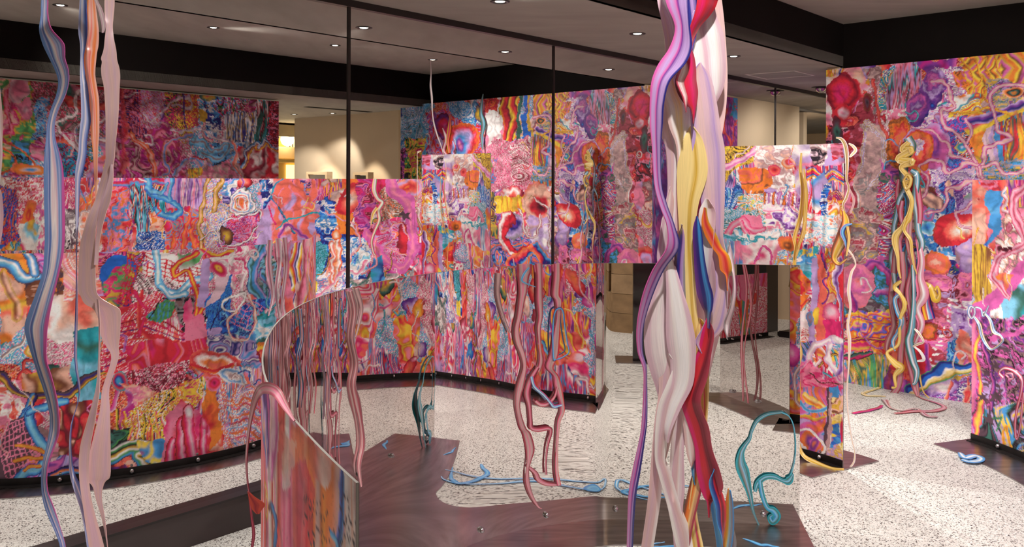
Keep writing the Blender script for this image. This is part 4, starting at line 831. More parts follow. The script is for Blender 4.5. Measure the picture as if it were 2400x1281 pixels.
A.poly('m:mRpdqPm', [(258, 310), (420, 320), (440, 420), (258, 420)], 6).poly('s:Rprqnp', [(255, 200), (350, 205), (345, 330), (258, 320)], 6).st('crR', [(285, 210), (292, 300), (288, 400)], 14, 14, .7).st('jwd', [(300, 230), (330, 215), (360, 240)], 4, 3, .9, 9, 12).poly('s:jPudr', [(330, 205), (385, 210), (380, 300), (335, 290)], 5)
A.poly('s:hGkYyh', [(380, 212), (432, 216), (440, 300), (395, 290)], 5).poly('s:yhYky', [(410, 270), (450, 270), (446, 318), (416, 318)], 4).poly('k:Y', [(470, 255), (496, 262), (490, 286), (468, 282)], 2).poly('s:RyorR', [(430, 215), (470, 218), (466, 300), (440, 300)], 4).poly('c:nBwn', [(484, 235), (525, 232), (520, 310), (486, 318)], 6).poly('s:hgkwBh', [(505, 216), (585, 222), (580, 285), (520, 275)], 5)
A.poly('d:wBenYw', [(530, 265), (605, 260), (600, 400), (530, 380)], 6).poly('c:BweBk', [(500, 330), (575, 330), (560, 420), (495, 420)], 6).poly('c:SdDp', [(470, 385), (560, 380), (560, 420), (470, 420)], 5)
for q in ([(342, 262), (362, 280), (385, 260), (410, 240), (445, 228), (448, 246), (410, 250)], [(340, 310), (356, 316), (360, 340), (340, 338), (332, 325)], [(400, 300), (430, 312), (470, 306), (520, 320), (545, 330)]): A.st('ujwd', q, 6)
A.st('BaDaB', [(450, 330), (480, 335), (500, 350), (535, 336), (520, 368), (470, 350)], 14).st('ocsro', [(305, 320), (345, 348), (365, 390), (368, 415)], 13).st('oBuo', [(440, 322), (400, 330), (385, 360), (400, 400), (390, 415)], 10).st('uBdu', [(415, 410), (430, 378), (460, 375), (465, 400)], 12).st('nv', [(432, 220), (434, 310)], 4)
A.poly('d:GtwRkG:1.2', [(598, 228), (632, 230), (628, 330), (598, 345)], 3).poly('n:qrkpq', [(628, 232), (664, 234), (664, 360), (630, 345)], 3).poly('g:rdqRwr', [(560, 345), (664, 345), (664, 420), (560, 420)], 6).st('kBwnoyr', [(570, 390), (600, 338), (612, 350), (625, 332), (640, 348), (664, 342)], 12).st('sca', [(545, 330), (556, 360), (545, 385), (560, 410)], 9)
rs = np.random.RandomState(8)
for k in range(7): A.st('k', [(26 + k * 6, 372 - k * .6), (28 + k * 6 + rs.rand() * 3, 363 + rs.rand() * 4), (31 + k * 6, 374 - rs.rand() * 4)], 1.6)
A.poly('d:ygoyr', [(440, 395), (470, 390), (470, 420), (445, 420)], 4)
RET_C = Canvas(seg(WR0, WR0 + U1 * 1.64), H_WR, .012, 7, True).base(['d:vPvuB', 'g:vPmv'], .4)
A = RET_C.on('R')
A.poly('d:vPvmv', [(1600, 180), (1740, 180), (1740, 360), (1600, 360)], 4).poly('s:BtrB', [(1712, 220), (1730, 220), (1730, 290), (1712, 270)], 4).st('rcr', [(1694, 310), (1690, 270), (1686, 250), (1694, 238), (1702, 252), (1696, 285), (1700, 310), (1714, 345)], 5).st('crc', [(1728, 280), (1716, 310), (1714, 345)], 5).st('zoz', [(1696, 245), (1696, 275)], 7)

FRONT_C.curls(34, 41, (3, 7), (.08, .25)).finish(.34)
ARC_C.curls(44, 42, (3, 7), (.08, .25)).finish(.34)
PANEL_C.curls(16, 43, (2.5, 5), (.05, .15)).finish(.3)
WR_C.curls(44, 44, (3, 7), (.08, .25)).finish(.38)
LEFT_C.curls(34, 45, (3, 7), (.08, .25)).finish(.5)
BR_C.finish(.3); RET_C.finish(.4)
partition('curved_partition', 'low curved partition with mirror-polished inner face and printed collage outside, in the foreground', FRONT, H_FRONT, FRONT_C, -1, .17, .27, .33)
partition('curved_partition', 'eye-high printed partition with pink ring and blue legs motif at the right edge', ARC, H_ARC, ARC_C, 1, .28, .16, .36)
partition('art_panel', 'head-high narrow printed panel draped with yellow ribbons, on a dark steel plate', PANEL, H_PANEL, PANEL_C, -1, .27, .27, .22)
partition('art_panel', 'brightly lit flat printed panel reflected at the left edge of the mirror wall', seg(BA, BB, 12), H_ARC, BR_C, 1, .18, .18, .33)
def slab(name, a, b, h, th, side, mat):
    d = (b - a) / np.linalg.norm(b - a); nr = np.array([d[1], -d[0]]) * side
    v = [(*p, z) for z in (0, h) for p in (a + nr * .002, b + nr * .002, b + nr * th, a + nr * th)]
    return pm(name, v, [(0, 1, 2, 3), (4, 5, 6, 7), (0, 1, 5, 4), (1, 2, 6, 5), (2, 3, 7, 6), (3, 0, 4, 7)], mat)
wr = struct(slab('wall_right', WR0, WR1, H_WR, .12, -1, M['beige'])); WR_C.mesh('printed_face', wr, 0)
R1 = WR0 + U1 * 1.64
rt = struct(slab('wall_return', WR0 + U1 * .02, WR0 + U1 * 3.2, H_LOW, .10, 1, M['beige'])); RET_C.mesh('printed_face', rt, 0, flip=True)
lw = struct(slab('wall_left', QA, QB, H_BACK - .02, .12, -1, M['black'])); LEFT_C.mesh('printed_face', lw, 0, flip=False)
TWA, TWB = np.array([1.01, 1.42]), np.array([1.318, 2.09])
TW_C = Canvas(seg(TWA, TWB), 1.05, .02, 9).base(GEN)
partition('mirror_panel', 'narrow mirror-polished panel on a dark plate mirrored in the curved steel', seg(TWA, TWB, 12), 1.05, TW_C, 1, .12, .15, .22)
LOWA, LOWB = np.array([-.50, .16]), np.array([-1.08, .02])
LOW_C = Canvas(seg(LOWA, LOWB), .64, .006, 12).base(['d:pPrwhp', 's:prRwj', 'd:rogBwr'], .3)
partition('low_art_panel', 'knee-high pink and red printed panel reflected in the right end of the curved steel', seg(LOWA, LOWB, 12), .64, LOW_C, 1, .02, .02, .3)
# ------------------------------------------------------------------ the shop around: panelling, lights, rammed earth wall
struct(sdbox('wall_beige', 8.2, 9.0, 1.15, 1.85, 0, H_BACK, M['beige']))
a, b = np.array([7.03, 2.75]), np.array([5.45, 4.26])
BEC = smooth_curve([a, a * .66 + b * .34 + np.array([.05, .05]), a * .3 + b * .7 + np.array([.05, .05]), b], 40, 1e-5)
bw = struct(strip('wall_beige', BEC, 0, H_BACK + .02, 0, M['beige'], None, .1))
struct(sdbox('wall_beige', 8.9, 11.5, 1.62, 1.72, 0, H_BACK + .01, M['beige']))
struct(sdbox('wall_beige', 10.2, 10.3, .92, 1.7, 0, H_BACK + .01, M['beige']))
def fixture(name, p, label, group, r=.05):
    e = thing(name, label, 'light', p, group)
    lathe('rim', [(r * .62, .012), (r * .62, -.001), (r * .8, -.005), (r, -.003), (r, .002)], M['white'] if r < .045 else M['blackmetal'], e, p, 20)
    lathe('bulb', [(0.0, -.002), (r * .45, -.002), (r * .6, .004)], M['lamp'], e, p, 16)
    return e
for i, (s, d) in enumerate(LOWROW):
    fixture('ceiling_light', P3(s, d, H_LOW), 'recessed downlight in the lowered ceiling band, ' + ('fifth from the flush hatch', 'fourth from the flush hatch', 'third from the flush hatch', 'second from the flush hatch', 'nearest the flush hatch')[i], 'downlights along the mirror')
for i, (s, d) in enumerate(UPROW):
    fixture('ceiling_light', P3(s, d, H_UP), 'recessed downlight in the raised ceiling recess, ' + ('fifth from the silvery strand', 'fourth from the silvery strand', 'third from the silvery strand', 'next to the one above the silvery strand', 'right above the silvery strand')[i], 'downlights in the ceiling recess')
def back(px, py, h):                                       # real place of something seen in the mirror wall at height h
    a, b = un(px, py); Z = FPX * (EYE - h) / (b - HY); P = np.array([(a - 1200) / FPX * Z, Z]); dd = P @ NN + D
    return P - 2 * dd * NN
for px, py in ((690, 268), (780, 265)):
    q = back(px, py, H_BACK); fixture('ceiling_light', (q[0], q[1], H_BACK), 'small recessed spotlight above the beige wall, %s' % ('beside the yellow shelves' if px < 700 else 'over the two pictures'), None)
    spot((q[0], q[1], H_BACK - .03), (q[0] + 1.0, q[1] - .2, .6), 40, 80, .5)
# beige wall washers
for t in (.33, .75):
    q = a * (1 - t) + b * t; nrm = np.array([-(b - a)[1], (b - a)[0]]); nrm = nrm / np.linalg.norm(nrm)
    if nrm @ (np.array([3., 4.]) - q) < 0: nrm = -nrm
    p = q + nrm * .45
    spot((p[0], p[1], H_BACK - .04), (q[0] + nrm[0] * .12, q[1] + nrm[1] * .12, .7), 75, 62, .35, (1, .9, .74))
    pic = q + nrm * .02
    ang = math.atan2((b - a)[1], (b - a)[0])
    e = thing('picture_frame', 'pale wooden picture frame standing against the spotlit beige wall' if t < .5 else 'wooden frame with a dark grey picture against the beige wall', 'picture', (float(pic[0] + nrm[0] * .09), float(pic[1] + nrm[1] * .09), 1.0))
    c = np.array(e.location)
    hh = .67 if t < .5 else .66; wd = .46 if t < .5 else .30
    ux = np.array([math.cos(ang), math.sin(ang), 0])
    M.setdefault('oak', flat('pale_oak', (206, 178, 144), .5, noise=.1, scale=8, stretch=(1, 1, 9)))
    M.setdefault('picg', flat('grey_print', (112, 106, 98), .6, noise=.35, scale=16)); M.setdefault('picw', flat('white_mount', (226, 218, 205), .6, noise=.03))
    for sx in (-1, 1): box('stile', c + ux * sx * (wd / 2 - .02), .04, .09, hh, M['oak'], e, ang)
    for z in (0, hh - .035): box('rail', c + np.array([0, 0, z]), wd - .08, .09, .035, M['oak'], e, ang)
    box('picture', c + np.array([0, 0, .03]), wd - .07, .02, hh - .07, M['picg' if t > .5 else 'picw'], e, ang)
# lit yellow shelving with a bag, right of the collage wall in the mirror
nich = np.array([8.36, 2.38])
M['yellow'] = flat('ochre_panel', (236, 196, 110), .6, noise=.04); M['shelfglow'] = emit('shelf_light', (255, 226, 150), 2.2)
M['bag'] = flat('taupe_leather', (150, 132, 104), .5, noise=.08); M['handle'] = flat('dark_leather', (52, 38, 30), .5)
e = thing('shelf_unit', 'ochre shelf unit lit from within, beside the beige wall in the mirror', 'shelf', (8.36, 2.38, 0))
ang = UANG
for k, (z0, z1, m) in enumerate(((0, .06, 'yellow'), (1.83, 1.87, 'yellow'), (2.22, 2.4, 'bag'))):
    sdq = np.array([nich @ U1, nich @ NN + D])
    sdbox('shelf_board', sdq[0] - .75, sdq[0] + .9, sdq[1] - .30, sdq[1] + .1, z0, z1, M[m], e)
sdbox('back_panel', sdq[0] - .75, sdq[0] + .9, sdq[1] + .1, sdq[1] + .16, 0, H_BACK, M['yellow'], e)
sdbox('light_strip', sdq[0] + .10, sdq[0] + .5, sdq[1] + .06, sdq[1] + .098, 1.92, 2.2, M['shelfglow'], e)
sdbox('light_strip', sdq[0] + .10, sdq[0] + .5, sdq[1] + .06, sdq[1] + .098, 1.2, 1.8, M['shelfglow'], e)
bq = sd(sdq[0] - .05, sdq[1] - .1)
hb = thing('handbag', 'taupe handbag with thin dark looped handles on the ochre shelf', 'bag', (float(bq[0]), float(bq[1]), 1.871))
sdbox('bag_body', sdq[0] - .32, sdq[0] + .22, sdq[1] - .18, sdq[1] - .02, 1.871, 2.07, M['bag'], hb, .02)
for dd_ in (-.14, -.06):
    tube('bag_handle', [(*sd(sdq[0] - .08 + .15 * math.cos(q), sdq[1] + dd_), 2.06 + .20 * math.sin(q)) for q in np.linspace(0, math.pi, 12)], .008, M['handle'], hb)
l = bpy.data.lights.new('shelf_lamp', 'POINT'); l.energy = 25; l.color = (1, .8, .45); l.shadow_soft_size = .1
o = bpy.data.objects.new('shelf_lamp', l); COL.objects.link(o); q = sd(sdq[0] - .1, sdq[1] - .25); o.location = (q[0], q[1], 2.18)
# slot, air conditioning grille and the two ball cameras in the ceiling
def seen(px, py, h):
    q = lev(px, py, h); return q
vq = [seen(*p, H_LOW) for p in ((1746, 174), (1864, 165), (1911, 176), (1797, 185))]
cen = np.mean(vq, axis=0)
e = thing('ceiling_vent', 'flush rectangular hatch with a thin pale frame in the lowered ceiling', 'vent', (float(cen[0]), float(cen[1]), H_LOW))
v = []; 
for k in range(4):
    p = np.array(vq[k]); d_ = (cen - p); d_ = d_ / np.linalg.norm(d_)
    v += [(p[0], p[1], H_LOW - .004), (p[0] + d_[0] * .022, p[1] + d_[1] * .022, H_LOW - .004), (p[0], p[1], H_LOW + .004), (p[0] + d_[0] * .022, p[1] + d_[1] * .022, H_LOW + .004)]
f = []
for k in range(4):
    a_, b_ = 4 * k, 4 * ((k + 1) % 4); f += [(a_, b_, b_ + 1, a_ + 1), (a_, a_ + 2, b_ + 2, b_), (a_ + 1, b_ + 1, b_ + 3, a_ + 3)]
pm('vent_frame', v, f, M['white'], e)
pm('vent_panel', [(p[0] * .985 + cen[0] * .015, p[1] * .985 + cen[1] * .015, H_LOW + dz) for dz in (-.002, .006) for p in vq], [(0, 1, 2, 3), (0, 1, 5, 4), (1, 2, 6, 5), (2, 3, 7, 6), (3, 0, 4, 7), (4, 5, 6, 7)], M['plaster'], e)
M['chrome'] = flat('chrome', (190, 180, 172), .12, 1.0, noise=.05)
def domecam(p, label):
    e = thing('dome_camera', label, 'camera', p)
    lathe('mount_ring', [(.04, .0), (.085, -.001), (.085, -.006), (.05, -.008)], M['blackmetal'], e, p, 18)
    lathe('dome', [(0, -.055)] + [(.05 * math.sin(q), -.012 - .045 * math.cos(q)) for q in np.linspace(.2, 1.5, 7)], M['chrome'], e, p, 18)
    d_ = -NN * .05
    tube('snout', [(p[0] + U1[0] * .03, p[1] + U1[1] * .03, p[2] - .025), (p[0] + U1[0] * .09, p[1] + U1[1] * .09, p[2] - .03)], .018, M['white'], e, 12)
q = lev(1925, 204, H_LOW); domecam((float(q[0]), float(q[1]), H_LOW), 'chrome ball camera in the lowered ceiling beside the collage wall')
q = back(718, 250, H_BACK); q2 = back(868, 262, H_BACK)
M['slot'] = M['black']
sl = thing('ceiling_slot', 'long black air slot in the ceiling above the beige wall', 'vent', (float(q[0]), float(q[1]), H_BACK))
dv = (q2 - q) / np.linalg.norm(q2 - q); pv = np.array([-dv[1], dv[0]]) * .05
pm('slot', [(*(q + pv), H_BACK - .003), (*(q2 + pv), H_BACK - .003), (*(q2 - pv), H_BACK - .003), (*(q - pv), H_BACK - .003), (*(q + pv), H_BACK + .01), (*(q2 + pv), H_BACK + .01), (*(q2 - pv), H_BACK + .01), (*(q - pv), H_BACK + .01)],
   [(3, 2, 1, 0), (0, 1, 5, 4), (1, 2, 6, 5), (2, 3, 7, 6), (3, 0, 4, 7)], M['slot'], sl)
# rammed earth wall behind the camera, seen in the curved steel: each lift of earth its own course
ea, eb = np.array([2.75, -2.0]), np.array([.80, -.92])
ed = (eb - ea) / np.linalg.norm(eb - ea); eang = math.atan2(ed[1], ed[0])
rw = struct(box('wall_earth', (*(ea * .5 + eb * .5 - np.array([ed[1], -ed[0]]) * .16), 0), 2.23, .1, 2.4, flat('earth_core', (112, 88, 62), .9, noise=.2), None, eang))
rs = random.Random(4)
for k in range(12):
    for (t0, t1) in ((0, .74), (.82, 1.0)):
        if k >= 11 or k < 2: t0, t1 = (0, 1.0) if t0 == 0 else (2, 2)
        if t0 == 2: continue
        m = ea + (eb - ea) * (t0 + t1) / 2; ln = np.linalg.norm(eb - ea) * (t1 - t0); g = rs.uniform(-14, 14)
        box('earth_course', (*m, k * .2), ln - .004, .2 + rs.uniform(-.01, .01), .196, flat('rammed_earth', (150 + g, 122 + g, 90 + g), .95, noise=.22, scale=9, bump=.4), rw, eang)
# dark mirrored panel and a garment on a stand, also seen only in the steel
dm = thing('mirror_panel', 'dark glossy free-standing panel seen in the curved steel beside the earth wall', 'partition', (.94, .33, 0))
M['darkglass'] = flat('black_glass', (26, 24, 26), .06, noise=.1, spec=.8)
box('panel', (.835, .34, .006), .08, .02, 1.6, M['inox'], dm, .15); box('panel_edge', (.872, .40, .006), .022, .03, 1.6, M['darkglass'], dm, .15)
box('base_plate', (.84, .36, 0), .2, .3, .006, M['steel'], dm, .15)
struct(slab('wall_side', np.array([-1.7, -1.3]), np.array([-2.9, .9]), 2.4, .1, -1, M['beige']))
pc = thing('pillar', 'black square pillar reflected in the mirror-polished panel', 'pillar', (-1.30, -.22, 0)); box('shaft', (-1.30, -.22, 0), .16, .16, 2.3, M['blackmetal'], pc, .3)
M['mustard'] = flat('mustard_cloth', (176, 150, 32), .85, noise=.15, scale=9)
gs = thing('garment_stand', 'black stand holding a mustard yellow garment, reflected at the right end of the steel', 'stand', (-1.32, .16, 0))
box('foot', (-1.32, .16, 0), .34, .3, .06, M['blackmetal'], gs, .2, .01); box('plinth', (-1.32, .16, .06), .2, .18, .06, M['blackmetal'], gs, .2, .006)
tube('pole', [(-1.32, .16, .1), (-1.32, .16, 1.15)], .016, M['blackmetal'], gs)
gv = []; gf = []
for i in range(24):
    a_ = 2 * math.pi * i / 24
    for z, r in ((.50, .17), (.65, .155), (.85, .13), (1.05, .14), (1.16, .05)):
        rr = r * (1 + .12 * math.sin(6 * a_ + z * 4)); gv.append((-1.32 + rr * math.cos(a_), .16 + rr * .6 * math.sin(a_), z))
for i in range(24):
    j = (i + 1) % 24
    for k in range(4): gf.append((i * 5 + k, j * 5 + k, j * 5 + k + 1, i * 5 + k + 1))
pm('garment', gv, gf, M['mustard'], gs, True)
# ------------------------------------------------------------------ ribbons cut from the printed sheets
RM = {}
def rm(letters, rough=.3, warp=.27):
    if letters not in RM: RM[letters] = ribbon_mat('marbled_ribbon_' + ''.join(c if c.islower() else c.lower() + '2' for c in letters), letters, rough, warp)
    return RM[letters]
def zfun(Z): return Z if callable(Z) else (lambda x, y: Z)
def sheet(name, left, right, letters, parent, wave=.0, k=6, thick=.0018, ph=0.0, belly=0.0):
    """strip between two 3-D edge lines (N x 3): k strips across, thin but solid"""
    L = np.asarray(left, float); R = np.asarray(right, float); n = len(L)
    d = np.linalg.norm(np.diff((L + R) / 2, axis=0), axis=1); s = np.r_[0, np.cumsum(d)]
    t = np.linspace(0, 1, k + 1)
    P = L[:, None, :] * (1 - t)[None, :, None] + R[:, None, :] * t[None, :, None]
    wdt = np.linalg.norm(R - L, axis=1)
    if wave or belly:
        P[..., 1] += (wave * np.sin(s * 6.0 + ph))[:, None] * (t - .5)[None, :] * 2 + belly * (np.sin(math.pi * t)[None, :]) * wdt[:, None]
    T = np.gradient(P, axis=0); W = np.gradient(P, axis=1); N = np.cross(T, W); N /= np.linalg.norm(N, axis=2)[..., None] + 1e-9
    B = P + N * thick; m = k + 1
    v = np.vstack([P.reshape(-1, 3), B.reshape(-1, 3)]); o = n * m; f = []
    for i in range(n - 1):
        for j in range(k):
            a = i * m + j; f.append((a, a + 1, a + m + 1, a + m)); f.append((o + a, o + a + m, o + a + m + 1, o + a + 1))
        a = i * m; f.append((a, a + m, o + a + m, o + a)); a = i * m + k; f.append((a, o + a, o + a + m, a + m))
    for j in range(k): f.append((j, o + j, o + j + 1, j + 1)); a = (n - 1) * m + j; f.append((a, a + 1, o + a + 1, o + a))
    uv = np.zeros((n, m, 2)); uv[..., 0] = t[None, :]; uv[..., 1] = s[:, None] + ph
    uv = uv.reshape(-1, 2); uv = np.vstack([uv, uv])
    o_ = pm(name, v, f, rm(letters), parent, True, uv); o_.data.set_sharp_from_angle(angle=math.radians(50)); return o_
def rows(name, rw, Z, letters, parent=None, wave=0.02, ph=0.0, dens=6, belly=.0, k=6):
    """rw: (y, left x, right x) in photo pixels at depth Z(x, y)"""
    c = cr(np.array(rw, float), dens); z = zfun(Z)
    L = [at(q[1], q[0], z((q[1] + q[2]) / 2, q[0])) for q in c]; R = [at(max(q[2], q[1] + .8), q[0], z((q[1] + q[2]) / 2, q[0])) for q in c]
    return sheet(name, L, R, letters, parent, wave, k, ph=ph, belly=belly)
def path(name, pts, w, Z, letters, parent=None, wave=0.0, ph=0.0, dens=7, belly=.0, k=4):
    """pts: centre line in photo pixels, w: width(s) in pixels"""
    p = np.array(pts, float); w = np.full(len(p), w, float) if np.isscalar(w) else np.interp(np.linspace(0, 1, len(p)), np.linspace(0, 1, len(w)), w)
    c = cr(np.column_stack([p, w]), dens); g = np.gradient(c[:, :2], axis=0); g /= np.linalg.norm(g, axis=1)[:, None] + 1e-9
    nx = np.stack([g[:, 1], -g[:, 0]], 1) * np.maximum(c[:, 2], .8)[:, None] / 2; z = zfun(Z)
    L = [at(*(c[i, :2] + nx[i]), z(c[i, 0], c[i, 1])) for i in range(len(c))]; R = [at(*(c[i, :2] - nx[i]), z(c[i, 0], c[i, 1])) for i in range(len(c))]
    return sheet(name, L, R, letters, parent, wave, k, ph=ph, belly=belly)
def onfloor(name, pts, w, letters, parent=None, h=.004):
    """flat on the floor; pts in metres"""
    p = np.array(pts, float); w = np.interp(np.linspace(0, 1, len(p)), np.linspace(0, 1, len(w)), w) if hasattr(w, '__len__') else np.full(len(p), w)
    c = cr(np.column_stack([p, w]), 7); g = np.gradient(c[:, :2], axis=0); g /= np.linalg.norm(g, axis=1)[:, None] + 1e-9
    nx = np.stack([g[:, 1], -g[:, 0]], 1) * c[:, 2:3] / 2; hh = h + .003 * np.abs(np.sin(np.arange(len(c)) * .4))
    L = np.column_stack([c[:, :2] + nx, hh]); R = np.column_stack([c[:, :2] - nx, hh])
    return sheet(name, L, R, letters, parent, 0, 4)
def curve_hit(C, x, last=True, o=(0.0, 0.0), y=600, flip=False):
    """where the sight line of pixel column x meets a plan curve; flip = seen in the mirror wall"""
    a, _ = un(x, y); d = np.array([(a - 1200) / FPX, 1.0]); o = np.zeros(2)
    if flip: o = -2 * D * NN; d = d - 2 * (d @ NN) * NN
    best = None
    for i in range(len(C) - 1):
        p, q = C[i], C[i + 1]; Mx = np.array([d, p - q]).T; det = Mx[0, 0] * Mx[1, 1] - Mx[0, 1] * Mx[1, 0]
        if abs(det) < 1e-12: continue
        t, s = np.linalg.solve(Mx, p - o)
        if t > .05 and -1e-4 <= s <= 1.0001 and (best is None or (t > best if last else t < best)): best = t
    return None if best is None else best
def front_z(x, y, off=.018):
    t = curve_hit(FRONT, min(max(x, 640), 1864), True); return (t or 3.8) - off
def panel_z(x, y, off=.022):
    t = curve_hit(PANEL, min(max(x, 1692), 1974), False); return (t or 4.7) - off
def wall_z(x, y, off=.06):
    t = curve_hit(np.array([WR0, WR1]), max(x, 1945), False); return (t or 6.2) - off
def arc_z(x, y, off=.03):
    t = curve_hit(ARC, min(max(x, 2284), 2420), True); return (t or 5.0) - off
def refl_path(name, pts, w, curve, letters, parent=None, off=.03, Zv=None, k=4, last=False):
    """strip known only from its reflection in the mirror wall: pts are pixels of the reflection"""
    p = np.array(pts, float); w = np.interp(np.linspace(0, 1, len(p)), np.linspace(0, 1, len(w)), w) if hasattr(w, '__len__') else np.full(len(p), float(w))
    c = cr(np.column_stack([p, w]), 7); g = np.gradient(c[:, :2], axis=0); g /= np.linalg.norm(g, axis=1)[:, None] + 1e-9
    nx = np.stack([g[:, 1], -g[:, 0]], 1) * np.maximum(c[:, 2:3], .8) / 2; L = []; R = []
    for i in range(len(c)):
        Zd = Zv if Zv is not None else (curve_hit(curve, c[i, 0], last, flip=True) or 6.0) - off
        for S, q in ((L, c[i, :2] + nx[i]), (R, c[i, :2] - nx[i])):
            P = at(q[0], q[1], Zd); P2 = P[:2] - 2 * (P[:2] @ NN + D) * NN; S.append((P2[0], P2[1], P[2]))
    return sheet(name, L, R, letters, parent, 0, k)

# --- strands hanging close to the camera on the left (each its own)
ZL = 2.2
def up(rw, ytop=-680):                                      # carry a strip on up to the ceiling
    y, l, r = rw[0]; m = (l + r) / 2
    return [(ytop, m - 3, m + 3), (ytop + 60, m - 5, m + 5), (-260, m + 8, m + 20), (-80, l * .6 + m * .4, r * .6 + m * .4)] + list(rw)
t = thing('hanging_ribbon', 'broad blue and lilac marbled ribbon hanging at the far left', 'ribbon', tuple(at(105, -680, ZL)))
rows('strip', up([(0, 93, 120), (34, 92, 120), (69, 88, 128), (103, 97, 156), (137, 114, 158), (165, 128, 165), (192, 136, 165), (223, 132, 156), (258, 120, 138), (292, 113, 128), (326, 111, 129), (361, 109, 138), (395, 108, 144),
    (440, 109, 146), (537, 111, 148), (589, 109, 146), (640, 103, 137), (692, 84, 126), (726, 70, 120), (764, 57, 115), (795, 61, 114), (840, 74, 115), (874, 84, 126), (909, 96, 136), (943, 106, 143), (978, 113, 146), (1012, 112, 145), (1047, 106, 133),
    (1081, 99, 120), (1115, 96, 114), (1150, 98, 115), (1184, 105, 126), (1219, 120, 136), (1253, 136, 144), (1281, 145, 150), (1330, 150, 152)]), ZL, 'CCLKCwjLCLCP', t, .012, 0, 4)
t = thing('hanging_ribbon', 'thin lilac ribbon narrowing to a thread, beside the broad blue ribbon', 'ribbon', tuple(at(196, -680, ZL + .02)))
rows('strip', up([(0, 186, 206), (69, 184, 207), (103, 189, 203), (137, 190, 196), (172, 190, 198), (206, 192, 204), (240, 194, 206), (275, 195, 209), (292, 193, 208), (326, 190, 200), (361, 188, 198), (395, 182, 192), (430, 180, 184), (560, 179, 182), (700, 180, 183),
    (840, 177, 181), (922, 186, 190), (995, 167, 171), (1064, 163, 168), (1108, 166, 173), (1143, 176, 188), (1201, 196, 205), (1281, 209, 218), (1340, 216, 222)]), ZL + .02, 'LCwLCK', t, .01, 1, 4)
t = thing('hanging_ribbon', 'peach marbled ribbon hanging between the lilac and the pale pink ribbons', 'ribbon', tuple(at(214, -680, ZL + .07)))
rows('strip', up([(0, 208, 222), (69, 206, 228), (103, 197, 227), (121, 203, 223), (137, 201, 221), (172, 203, 218), (206, 208, 223), (240, 213, 228), (309, 216, 230), (344, 219, 229), (412, 222, 230), (480, 224, 231), (560, 225, 229), (640, 226, 229)]), ZL + .07, 'oscsos', t, .012, 2, 4)
t = thing('hanging_ribbon', 'wide pale pink matt ribbon splitting into trailing tails, left of the curved partition', 'ribbon', tuple(at(257, -680, ZL - .02)))
rows('strip', up([(0, 248, 267), (40, 249, 264), (62, 252, 262), (89, 249, 265), (117, 246, 271), (137, 240, 273), (146, 242, 275), (160, 240, 279), (180, 241, 281), (206, 246, 280), (275, 249, 278), (344, 248, 272), (378, 247, 270), (420, 236, 262),
    (469, 222, 248), (503, 206, 238), (537, 196, 229), (572, 187, 227), (623, 184, 227), (675, 183, 228), (695, 190, 236), (712, 200, 262), (726, 222, 283), (760, 236, 283), (790, 240, 281), (812, 252, 278), (840, 263, 277), (909, 243, 255), (960, 237, 256),
    (1012, 225, 257), (1064, 213, 258), (1115, 210, 258), (1127, 211, 248), (1140, 220, 242), (1167, 226, 239), (1219, 241, 248), (1281, 252, 255), (1330, 254, 256)]), ZL - .02, 'ZjZZjZ', t, .006, 3, 4)
rows('tail', [(700, 226, 236), (760, 230, 240), (840, 229, 239), (909, 224, 238), (978, 207, 227), (1047, 189, 213), (1115, 188, 208), (1184, 198, 215), (1281, 213, 241), (1340, 220, 250)], ZL - .035, 'ZjjZ', t, .008, 4, 4)
rows('fold', [(385, 259, 269), (420, 254, 269), (469, 240, 262), (503, 232, 250), (560, 226, 236), (620, 222, 230)], ZL - .03, 'jZjZ', t, .006, 5, 4)
rows('hook', [(-40, 214, 226), (0, 222, 230), (20, 230, 240), (50, 238, 248), (66, 240, 248), (77, 240, 243)], ZL - .03, 'jwj', t, .0, 5, 4)

